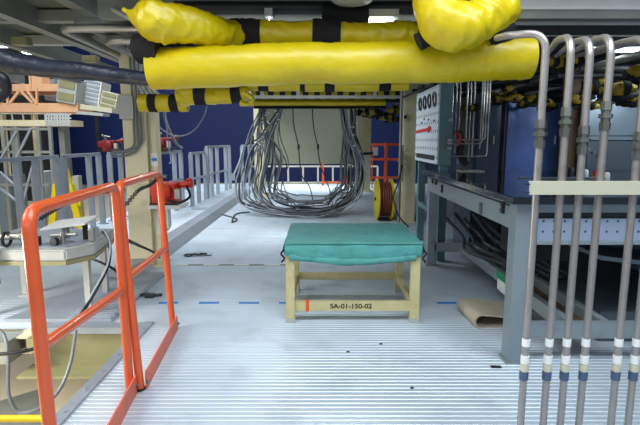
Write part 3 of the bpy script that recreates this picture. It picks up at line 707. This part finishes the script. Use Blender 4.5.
mb=MB(); gg=thing('wall_valve','small dark valve on the far beige column','valve',(1.05,13.05,1.0)); MB().bar((.95,13.05,1.02),(1.45,13.05,1.05),.05,.07).build('body','dark',gg); MB().box((1.5,13.05,1.1),(.12,.06,.22)).build('tag_plate','white',gg)
column(P(260,150,12).x,12,.25,2.44,'beige column at the left of the hanging cables')
# hung box
g=thing('hanging_enclosure','large khaki enclosure hanging behind the cables','enclosure',(-.2,12.4,.8))
MB().span((-1.36,12.2,.8),(1.0,12.95,2.29),bev=.01).build('shell','box',g)

# hose reel
rc=Vector((1.13,8.45,.37)); ax=Vector((1,.02,0)).normalized()
g=thing('hose_reel','yellow reel wound with red-brown hose standing right of the cables','reel',(rc.x,rc.y,0))
for s in (-1,1):
    mb=MB(); mb.lathe(rc+ax*s*.125,ax,[(-.014,.36),(.014,.36)],32); mb.build('flange','ypaint',g)
mb=MB()
for k in range(5): mb.torus(rc+ax*(-.08+.04*k),ax,.285,.021,28,8)
mb.lathe(rc,ax,[(-.11,.27),(.11,.27)],28); mb.build('wound_hose','brown',g)
MB().cyl(rc-ax*.16,rc+ax*.16,.03,12).build('axle','dark',g)
mb=MB(); mb.span((rc.x-.11,rc.y-.2,0),(rc.x+.11,rc.y+.2,.012)); mb.build('stand','dark',g)

# ================= HANGING CABLES =================
def cabpath(k,n):
    t=k/(n-1); j=lambda s: R.uniform(-s,s)
    b2=R.random()<.5; s2=min(1,max(0,t+j(.22)))
    ax_=(-1.06 if b2 else -.72)+j(.05); bx=(.44 if R.random()<.75 else .62)+j(.05); Yc=9.1+.55*R.random()
    lx=-1.62+.85*t+j(.06); rx=.90-.42*s2+j(.06); zl=.95+j(.2)
    zb=.03+(.35*R.random() if t>.6 else .05*R.random())+.012*(k%5)
    return [(ax_,Yc,2.2),(ax_-.03,Yc-.02,2.0),(ax_*.55+lx*.45-.04,Yc-.05,1.5+j(.04)),(lx+.1,Yc-.1,zl+.1),(lx,Yc-.2,.5+j(.1)),(lx+.16+j(.06),Yc-.35,.13+zb),
         (lx*.55+j(.14),Yc-.5,zb+.01),(-.35+j(.14),Yc-.55+j(.2),zb),(.12+j(.12),Yc-.5+j(.2),zb+.01),(rx-.28+j(.06),Yc-.35,.14+zb),(rx-.05,Yc-.2,.5+j(.12)),(rx-.02,Yc-.05,1.0+j(.12)),((rx*.3+bx*.7),Yc,1.55),(bx,Yc,2.0),(bx,Yc,2.2)]
NC=38
for k in range(NC):
    r=R.choice((.009,.011,.013,.016)); c_=R.choice(('cable','cable','cable','cabled','cablel'))
    mb=MB(); mb.tube(catmull(cabpath(k,NC),6),r,7)
    nm={'cable':'grey','cabled':'dark','cablel':'pale grey'}[c_]
    o=tag(mb.build('hanging_cable',c_), f'{nm} cable in the big bundle looping from the overhead frame to the deck','cable',f'{nm} cables of the hanging bundle')
for k,(x,zb,l) in enumerate(((-.05,.92,'thin dark cable hanging free in the middle of the khaki enclosure'),(-.42,.75,'short thin cable hanging left of the middle one before the khaki enclosure'),)):
    mb=MB(); mb.tube(catmull([(x-.1,9.3,2.2),(x-.08,9.3,1.7),(x,9.3,1.3),(x+.06,9.3,zb),(x+.22,9.25,.5),(x+.3,9.1,.15)],6),.011,6)
    mb.lathe((x+.01,9.3,1.22),(0,0,1),[(0,.022),(.09,.026),(.1,.01)],10); tag(mb.build('loose_cable','cabled'),l,'cable')
# zip ties: small white clips on bundles
for k in range(26):
    t=R.random(); s=R.random()
    x=-1.0+.4*s-.42*t+R.uniform(-.03,.03); z=2.0-.75*t
    if k>18: x=.6+R.uniform(-.08,.1); z=R.uniform(.8,1.9)
    mb=MB(); mb.box((x,9.02,z),(.035,.03,.014),m=Matrix.Rotation(R.uniform(-.6,.6),4,'Y')); tag(mb.build('cable_tie','label'),'tiny white tie on the hanging cable bundle','cable tie','white ties on the cable bundle')
mb=MB(); mb.tube(catmull([F(221,214,.015),F(228,216,.015),F(237,219,.015),F(232,222,.015),F(236,214,.015),F(250,212,.015)],6),.012,6); tag(mb.build('floor_cable','cabled'),'dark cable end curled on the deck at the left foot of the bundle','cable')
mb=MB(); mb.tube(catmull([P(243,147,11),P(240,160,10.5),P(235,172,10),P(232,178,9.8)],6),.02,8); mb.box(P(233,177,9.8),(.08,.06,.14)); tag(mb.build('hanging_lead','cablel'),'pale lead with plug hanging left of the cable bundle','lead')
mb=MB(); mb.tube(catmull([P(207,106,6),P(203,118,6),P(192,132,6),P(177,136,6),P(163,130,6),P(152,118,6)],8),.008,6); tag(mb.build('slack_wire','cablel'),'thin pale wire sagging right of the beige column','wire')
mb=MB(); mb.tube(catmull([P(163,106,6.2),P(167,125,6.2),P(176,143,6.3),P(182,148,6.4)],8),.02,6); tag(mb.build('slack_hose','cable'),'grey hose drooping from the short wrapped roll to the railing winch','hose')

# ================= OVERHEAD =================
g=thing('overhead_platform','dark steel underside of the upper platform with its beams','platform',(1.5,7,2.45))
MB().span((-1.65,2.7,2.45),(5.2,13.2,2.52)).build('deck_plate','dark',g)
for yb,m_ in ((3.75,'grey'),(4.9,'dark'),(6.1,'dark'),(7.3,'grey'),(10.6,'dark'),(12.0,'dark')): MB().span((-1.65,yb,2.3),(5.2,yb+.1,2.45)).build('cross_beam',m_,g)
for xb in (-1.6,.2,2.0,3.6): MB().span((xb,3.9,2.34),(xb+.08,13.2,2.45)).build('long_beam','dark',g)
g=thing('overhead_walkway','grey underside of the upper walkway at top left','walkway',(-3.6,5,2.6))
MB().span((-6.5,2.6,2.62),(-1.7,6.1,2.68)).build('deck_plate','roof',g)
for x in (-5.6,-4.55,-3.55,-2.75,-2.0): MB().span((x,2.6,2.44),(x+.11,9.2,2.62)).build('long_beam','grey',g)
for y in (3.6,4.7,5.8): MB().span((-6.5,y,2.5),(-1.7,y+.12,2.6)).build('cross_beam','lgrey' if y==5.8 else 'grey',g)
for (x,y,dx) in ((-3.1,5.2,.16),(-2.9,6.3,.18),(-3.9,4.8,.2),(-4.6,5.6,.2)): MB().box((x,y,2.41),(dx,.12,.08),bev=.01).build('clamp_box','olive',g)
def utube(pts,r,l,m='steel',rr=.12): 
    mb=MB(); mb.tube(fillet(pts,rr,6),r,12); tag(mb.build('bent_pipe',m),l,'pipe')
a=P(60,28,4.0); utube([(-1.35,4.0,a.z),(a.x,4.0,a.z),(a.x-.1,6.6,a.z)],.035,'long silver pipe bent back at top left under the walkway, the leftmost bend')
utube([(-1.3,4.08,a.z+.06),(a.x+.06,4.08,a.z+.08),(a.x+.02,6.6,a.z+.08)],.025,'thinner pipe running just above the leftmost bent pipe','grey')
a=P(104,41,4.05); utube([(-1.3,4.05,a.z),(a.x,4.05,a.z),(a.x-.03,5.15,a.z)],.03,'shorter silver pipe bent back at top left beside the black tape of the yellow roll')
a=P(105,8,3.8); utube([P(150,28,3.6),P(128,16,3.7),P(106,6,3.8),P(112,4,4.0),P(140,-6,4.2)],.022,'pale bent pipe by the pointed end of the yellow padding','lgrey',.06)
for k in range(4):
    x=138+5*k; a=P(x,86,4.6); utube([(a.x,4.6,a.z+.35),(a.x,4.6,a.z),(a.x+.06,4.6,a.z-.09),(a.x+.9,4.6,a.z-.1-.008*k)],.011,'thin silver tube curving under the wrapped rolls at the left','silver',.06)
    bpy.data.objects[-1] if False else None
# same-look tubes share a group
for o in COL.objects:
    if o.get('label','')=='thin silver tube curving under the wrapped rolls at the left': o['group']='thin tubes below the left rolls'
# black sleeve
mb=MB(); mb.tube(catmull([P(-30,46,2.9),P(0,60,2.95),P(30,66,3.0),P(80,71,3.05),P(120,76,3.1),P(150,79,3.1)],8),.05,14,rf=lambda t:1.35-.5*t,nz=.12,nf=9)
tag(mb.build('insulated_duct','hose'),'thick blue-black sleeved duct crossing the top left','duct')
mb=MB(); mb.tube(catmull([P(-20,74,2.6),P(2,78,2.62),P(4,92,2.64),P(-12,104,2.6)],8),.03,10,nz=.05); tag(mb.build('duct_loop','rubber'),'dark loop of hose cut by the left edge below the sleeved duct','hose')

# yellow padded rolls
def roll(name,label,pts,r,rf=None,bands=(),nz=.1,nf=7,seed=0,n=10,cat='padding',black='black'):
    pp=catmull(pts,n); L=len(pp)
    mb=MB(); mb.tube(pp,r,40,rf=rf,nz=nz,nf=nf,seed=seed); o=mb.build(name,'yellow'); tag(o,label,cat)
    for (t0,t1) in bands:
        i0,i1=int(t0*(L-1)),max(int(t0*(L-1))+1,int(t1*(L-1)))
        seg=[pp[i] for i in range(i0,i1+1)]
        # resample for smooth band
        rr=(lambda t,i0=i0,i1=i1: (rf((i0+(i1-i0)*t)/(L-1)) if rf else 1))
        mb=MB(); mb.tube(seg,r*1.045,40,rf=rr,nz=nz,nf=nf,seed=seed); mb.build('black_band',black,o)
    return o
A=[P(151,69,3.15),P(180,68,3.15),P(240,66,3.15),P(300,63,3.15),P(340,64,3.15),P(400,62,3.15),P(450,60,3.15),P(490,58,3.15),P(529,56,3.15)]
roll('padded_roll','long thick plain yellow padded roll spanning the top of the view',A,.127,rf=lambda t:1+(.1 if t>.62 else 0)*min(1,(t-.62)*6),nz=.05,nf=5,seed=2,n=14)
MB()
B=[P(226,36,3.33),P(250,35,3.35),P(290,35,3.35),P(330,36,3.35),P(370,37,3.35),P(400,36,3.35),P(425,37,3.35),P(440,38,3.35)]
roll('padded_roll','upper yellow padded roll with wide black bands above the long plain roll',B,.09,rf=lambda t:1+.05*math.sin(t*19),bands=((.03,.19),(.37,.47),(.8,.98)),nz=.13,nf=7,seed=9,n=16)
C0=[P(123,9,3.0),P(133,15,3.0),P(142,17,3.0),P(156,20,3.0),P(178,24,3.05),P(205,30,3.15),P(225,35,3.26),P(238,36,3.33)]
roll('padding_end','crumpled yellow padding with a pointed tip at top left',C0,.12,rf=lambda t:max(.1,min(1,t*2.6)**1.2)*(1-.3*max(0,t-.45)/.55),nz=.17,nf=5.5,seed=4,n=18)
C1=[P(430,-14,2.85),P(436,4,2.83),P(448,22,2.8),P(466,25,2.78),P(486,17,2.8),P(508,4,2.85)]
roll('padded_bag','big sagging yellow padding bulging down at the top right',C1,.105,rf=lambda t:.85+.38*math.sin(math.pi*t),nz=.19,nf=4.5,seed=14,n=18)
# black patches
def patch(label,pts,Y,th=.03,m='black'):
    mb=MB(); mb.prism([P(x,y,Y) for x,y in pts],(0,th,0)); bmesh.ops.bevel(mb.bm,geom=list(mb.bm.edges),offset=.006,segments=2,affect='EDGES'); return tag(mb.build('black_tape_wrap',m),label,'tape wrap')
def wrap(label,pts,r,sq=1): 
    mb=MB(); mb.tube(catmull(pts,6),r,16,nz=.12,nf=9,seed=3); return tag(mb.build('black_tape_wrap','black'),label,'tape wrap')
wrap('black wrap at the left end of the long yellow roll',[P(141,49,3.12),P(148,49,3.10),P(159,50,3.10)],.088)
wrap('black wrap under the crumpled padding, left of the white glint',[P(136,12,3.25),P(142,18,3.25),P(147,24,3.25)],.04)
wrap('black wrap joining the pipes to the long yellow roll at its right end',[P(488,38,3.05),P(499,35,3.05),P(512,29,3.05)],.06)
wrap('wide black cloth hanging above the upper yellow roll, centre',[P(322,14,3.5),P(345,15,3.5),P(368,14,3.5)],.065)
wrap('black wrap beside the sagging yellow padding',[P(418,42,2.95),P(428,36,2.95),P(436,26,2.95)],.05)
D=[P(140,103,4.4),P(160,103,4.4),P(188,103,4.4)]
roll('padded_roll','short yellow roll with two black bands beside the beige column',D,.075,bands=((.25,.45),(.7,.86)),nz=.08,nf=9,seed=21)
E=[P(178,97,4.2),P(195,95,4.2),P(215,96,4.2),P(235,95,4.2),P(250,92,4.2)]
roll('padded_roll','lumpy yellow roll with black bands below the left half of the long roll',E,.075,rf=lambda t:1.1-.35*t,bands=((.25,.4),(.72,.86)),nz=.16,nf=9,seed=31)
E=[P(248,84,4.2),P(300,85,4.2),P(350,85,4.2),P(408,84,4.2)]
roll('padded_roll','thin yellow roll with black bands directly under the long plain roll',E,.055,bands=((.09,.14),(.34,.38),(.52,.58),(.86,.92)),nz=.08,nf=9,seed=41)
# bow (tie) 
mb=MB(); mb.tube(catmull([P(244,92,4.1),P(250,96,4.1),P(253,101,4.1),P(247,104,4.1),P(240,102,4.1)],6),.018,8,nz=.2,nf=14); tag(mb.build('cloth_tail','yellow'),'loose twisted yellow cloth tail left of the hazard-striped frame','cloth')
a=P(240,103,8.9); b=P(385,103,8.9)
mb=MB(); mb.tube([Vector((a.x+(b.x-a.x)*i/30,8.9,a.z)) for i in range(31)],.062,12,nz=.05,nf=6); g=tag(mb.build('padded_beam','yellow'),'thin yellow padded beam far back above the hanging cables','padding')
MB().span((-1.2,8.86,a.z-.1),(1.2,8.95,a.z-.055)).build('black_strip','black',g)
g=thing('striped_frame','hazard-striped overhead tray in a white frame above the cables','frame',(0,8.4,2.28))
MB().span((-1.5,7.4,2.28),(1.3,9.3,2.31)).build('striped_panel','hatch',g)
zb=P(300,97,8.0).z
MB().span((-1.25,8.5,P(300,99,8.5).z),(1.35,8.53,2.33)).build('striped_board','hatch',g)
MB().bar((-1.3,8.0,zb),(1.35,8.0,zb),.05,.045).build('frame_rail','lgrey',g); MB().bar((-1.3,8.0,zb+.14),(1.35,8.0,zb+.14),.04,.03).build('frame_rail','lgrey',g)
for x in (298,375,262): p=P(x,92,7.95); MB().span((p.x-.03,7.95,zb-.02),(p.x+.03,7.99,2.45)).build('hanger','lgrey',g)
# grey pipes crossing at the top
a=P(300,16,3.7); 
for (y,r,c_,l,Y_) in ((15,.045,'lgrey','grey pipe crossing behind the upper yellow roll',3.7),(11,.02,'steel','thin bright pipe crossing in front of the grey one',3.62),(8,.045,'dark','dark pipe crossing at the very top of the view',3.6)):
    a=P(175,y,Y_); b=P(540,y,Y_); tag(MB().cyl((a.x,Y_,a.z),(b.x,Y_,a.z),r,14).build('cross_pipe',c_),l,'pipe')
# dome lamp at top
p=P(352,-1,3.3); g=thing('dome_light','round pale dome lamp at the top middle edge','lamp',p); MB().lathe(p,(0,0,-1),[(-.05,.14),(0,.14),(.02,.12),(.035,.05)],28).build('cover','lgrey',g); MB().lathe(p+Vector((0,0,.05)),(0,0,1),[(0,.03),(.3,.03)],12).build('stem','dark',g)
def tubelamp(x0,x1,Y,z,label):
    g=thing('fluorescent_light',label,'lamp',((x0+x1)/2,Y,z)); MB().span((x0,Y-.06,z),(x1,Y+.06,z+.05)).build('housing','lgrey',g); MB().cyl((x0+.03,Y,z-.018),(x1-.03,Y,z-.018),.018,10).build('lamp_tube','lamp',g); return g
a=P(365,18,3.5); b=P(398,18,3.5); tubelamp(a.x,b.x,3.52,a.z,'lit fluorescent lamp glinting above the upper yellow roll')
a=P(265,17,3.5); b=P(273,17,3.5); tubelamp(a.x,b.x,3.52,a.z,'small lit lamp glinting between the crumpled padding and the first black band')
a=P(590,41,4.3); tubelamp(a.x,a.x+1.2,4.35,a.z-.05,'bright fluorescent lamp behind the bent steel pipes at right')
# white slab top right
a=P(519,9,3.1); g=thing('white_duct','white duct slab along the top right edge','duct',(3,3.3,a.z)); MB().span((a.x,3.1,a.z),(5,3.9,a.z+.18),bev=.01).build('slab','white',g)
MB().span((a.x-.05,3.12,a.z-.05),(5,3.2,a.z-.0)).build('lower_rail','grey',g); MB().span((a.x-.05,3.3,a.z-.1),(5,3.36,a.z-.05)).build('second_rail','dark',g)
# ceiling pipes on right, running away and across
for k in range(9):
    x=1.45+.28*k; z=2.08+.055*((k*3)%4); tag(MB().cyl((x,3.9,z),(x-.1,7.9,z),.02+.012*(k%3),10).build('ceiling_pipe',('dark','grey','dark')[k%3]),('dark','grey','dark')[k%3]+' pipe running back under the upper platform at right','pipe',('dark','grey','dark')[k%3]+' pipes under the right platform')
for k in range(5):
    y=4.6+.65*k; tag(MB().cyl((1.35,y,2.03+.02*k),(5.1,y,2.10+.02*k),.028,10).build('ceiling_pipe','dark'),'dark pipe crossing under the upper platform at right','pipe','cross pipes under the right platform')
clumps=[(560,62,4.0,.085),(566,66,4.4,.07),(600,88,4.6,.08),(618,92,4.4,.1),(632,100,4.5,.08),(498,99,5.6,.075),(484,104,5.8,.06),(515,97,5.4,.07),(470,107,5.6,.06),(532,101,5.2,.065),(547,106,5.0,.06),(508,92,5.5,.06),(575,103,4.9,.07),(592,104,4.9,.06),(371,113,9.2,.12),(383,115,9.4,.12),(395,110,9.0,.11),(362,112,9.6,.1),(390,119,9.6,.09),(640,72,4.2,.08),(585,96,5.2,.06),(523,104,5.7,.05),(490,96,5.7,.05),(605,101,5.0,.06)]
for k,(x,y,Y_,r) in enumerate(clumps):
    p=P(x,y,Y_); far=Y_>8
    pts=[p+Vector((-r*1.4,R.uniform(-.05,.05),R.uniform(-.03,.03))),p+Vector((0,0,R.uniform(-.02,.04))),p+Vector((r*1.4,R.uniform(-.05,.05),R.uniform(-.03,.03)))]
    pp=catmull(pts,5); mb=MB(); mb.tube(pp,r*.5,12,rf=lambda t:.5+.6*math.sin(math.pi*t),nz=.5,nf=17,seed=k)
    lab='small yellow padded wrap with black tape in the far cluster right of the cables' if far else 'small yellow padded wrap with black tape among the right ceiling pipes'
    o=tag(mb.build('pipe_wrap','ydark'),lab,'padding','far wraps right of the cables' if far else 'wraps among the right ceiling pipes')
    for i in ((1,6),(4,),(2,7))[k%3]: 
        mb=MB(); mb.tube(pp[i:i+3],r*.62,12,nz=.15,nf=14,seed=k); mb.build('black_tape','black',o)
    if True:
        q=p+Vector((.03,.05,-.03)); mb=MB(); mb.tube(catmull([q+Vector((-r*1.6,0,.02)),q,q+Vector((r*1.7,.02,.03))],4),r*.45,10,nz=.3,nf=12,seed=k+50); tag(mb.build('dark_wrap','black'),'dark wrapped joint in the far cluster right of the cables' if far else 'dark wrapped joint among the right ceiling pipes','wrap','dark far joints' if far else 'dark joints among the right ceiling pipes')

# ================= PIPE ROW (right foreground) =================
PX=[(542,106),(567,106),(586,106),(606.5,106),(642,106),(661,106)]
YP=1.9; names=['leftmost','second from left','third from left','fourth from left','second from right','rightmost']
fity=[134,122,140,116,146,130]; bandy=(345,346,344,342,346,340)
for k,(x,y) in enumerate(PX):
    X=P(x,y,YP).x; YY=YP; yb=YY-.02*k*0
    g=thing('steel_pipe',f'{names[k]} of the upright steel pipes in the right foreground','pipe',(X,YY,0))
    zt=P(x,38 if k else 32.5,YP).z+.008*(k%2)
    if k==0: pts=[(X,YY,0),(X,YY,zt),(X-.11,YY+.1,zt+.01),tuple(P(497,38,2.3))]
    else: pts=[(X,YY,0),(X,YY,zt),tuple(Vector((X,YY,zt)).lerp(P(536+10*k,56,3.7),.12)+Vector((-.04,0,.0))),tuple(P(536+10*k,56,3.7))]
    r=.0145
    mb=MB(); mb.tube(fillet(pts,.1,8),r,14); mb.build('tube','pipe',g)
    zf=P(x,fity[k],YP).z
    f=MB().lathe((X,YY,zf-.055),(0,0,1),[(0,.020),(.03,.022),(.032,.017),(.045,.017),(.047,.026),(.062,.026),(.064,.017),(.075,.017),(.077,.022),(.11,.020)],6); f.sm=False; f.build('union_fitting','fit',g)
    zl=P(x,bandy[k],YP).z*0+ (H-(H-P(x,342,YP).z))
    for j,(yy,hh,mm,nn) in enumerate(((342,.033,'label','white_label'),(359,.036,'label','white_label'),(367,.03,'cream','cream_sleeve'),(375.5,.034,'bband','blue_band'))):
        zz=P(x,yy,YP).z
        MB().cyl((X,YY,zz-hh/2),(X,YY,zz+hh/2),r+(.002+.0006*j),14).build(nn,mm,g)
    MB().lathe((X,YY,0),(0,0,1),[(0,.03),(.012,.03),(.02,.018)],14).build('foot','fit',g)
a=P(531,188,1.86); za=P(531,195,1.86).z; zb2=P(531,181.5,1.86).z
g=thing('clamp_bar','cream angle bar clamping the row of steel pipes across the right foreground','bar',(1.3,1.86,za))
MB().span((a.x,1.868,za),(1.75,1.876,zb2)).build('face_plate','cream',g); MB().span((a.x,1.876,zb2-.006),(1.75,1.884,zb2)).build('top_lip','cream',g)
for z in (za+.008,zb2-.012): MB().bar((a.x-.02,1.87,z),(a.x,1.87,z),.006,.004).build('end_clip','dark',g)
# bar posts so that it is carried
MB().span((1.70,1.876,0),(1.74,1.90,zb2)).build('end_post','cream',g)

# ================= LIGHTS =================
for (x,y,w) in ((5,46,24),(35,53,20),(61,57,12),(-30,38,30)):
    p=P(x,y,18+0*w); d=ray(x,y); t_=(8.8-H)/d.z; q=d*t_
    q=Vector((q.x,min(q.y,25),8.8))
for k,(x,y) in enumerate(((-17,1),)): pass
def hall_lamp(x,y,z,sx,label):
    g=thing('hall_light',label,'lamp',(x,y,z),'hall lamps'); MB().cyl((x,y,z+.1),(x,y,9),.02,8).build('hanger_rod','dark',g); MB().span((x-sx/2,y-.25,z),(x+sx/2,y+.25,z+.12)).build('housing','lgrey',g); MB().span((x-sx/2+.04,y-.2,z-.02),(x+sx/2-.04,y+.2,z)).build('lamp_panel','dlamp',g)
for (x0,x1,y) in ((-6,20,46),(24,45,53),(57,64,57)):
    Yd=17; a=P(x0,y,Yd); b=P(x1,y,Yd); hall_lamp((a.x+b.x)/2,Yd,a.z,abs(b.x-a.x),('large lit hall lamp at the left edge above the sleeved duct','lit hall lamp above the sleeved duct, middle of three','smallest lit hall lamp above the sleeved duct')[(x0>0)+(x0>30)])
for o in COL.objects:
    if o.get('category')=='lamp' and o.name.startswith('hall_light') and 'group' in o: del o['group']

def area(name,loc,rot,sx,sy,power,col):
    l=bpy.data.lights.new(name,'AREA'); l.shape='RECTANGLE'; l.size=sx; l.size_y=sy; l.energy=power; l.color=col
    o=bpy.data.objects.new(name,l); COL.objects.link(o); o.location=loc; o.rotation_euler=rot; return o
CW=(.86,.94,1.0)
area('key_bay_lamp',(1.0,.8,4.2),(math.radians(10),0,0),4.5,2.0,185,CW)
area('left_hall_lamp',(-5.2,6.5,6.5),(math.radians(32),math.radians(-14),0),4,7,620,(.92,.97,1))
area('left_fill_light',(-4.2,1.2,2.9),(0,math.radians(-12),0),2.4,2.0,110,(1,.97,.9))  # added fill light, brightens the opening and lower floor at left
area('lower_floor_fill_light',(-3.6,2.3,.5),(0,math.radians(-35),0),.6,.6,58,(1,.97,.9))  # added out-of-view fill for the beige lower floor, no real fixture
area('cabinet_fill_light',(3.5,4.3,1.98),(math.radians(40),math.radians(15),0),.8,.2,14,(.75,.86,1))  # added bluish fill to lift the cabinets behind the bench
area('front_fill_light',(-.5,-2.2,2.6),(math.radians(78),0,0),5,1.2,24,(.95,.98,1))  # soft fill from behind the camera, not a fixture of the bay
area('under_deck_lamp',(-.5,6.6,2.28),(0,0,0),2.0,.2,34,CW)
area('enclosure_fill_light',(-.2,10.4,2.24),(math.radians(25),0,0),2.0,.2,17,CW)  # added fill in front of the khaki enclosure to brighten its face
area('under_deck_lamp_far',(-.1,14.2,2.5),(0,0,0),2.4,.4,90,CW)
area('far_hall_lamp',(-6,17,8.6),(0,0,0),12,6,700,(.85,.92,1))
w=bpy.data.worlds.new('World'); scn.world=w; w.use_nodes=True
w.node_tree.nodes['Background'].inputs[0].default_value=(.74,.85,1,1); w.node_tree.nodes['Background'].inputs[1].default_value=.25

# ================= CAMERA =================
cd=bpy.data.cameras.new('Camera'); cam=bpy.data.objects.new('Camera',cd); COL.objects.link(cam)
cd.sensor_width=36; cd.lens=36*FPX/640; cd.clip_start=.05; cd.clip_end=200
cam.location=(0,0,H); cam.rotation_euler=(math.pi/2-TH,0,0); scn.camera=cam
vs=scn.view_settings; vs.view_transform='Standard'; vs.look='None'; vs.gamma=1; vs.use_curve_mapping=False; vs.exposure=0.38
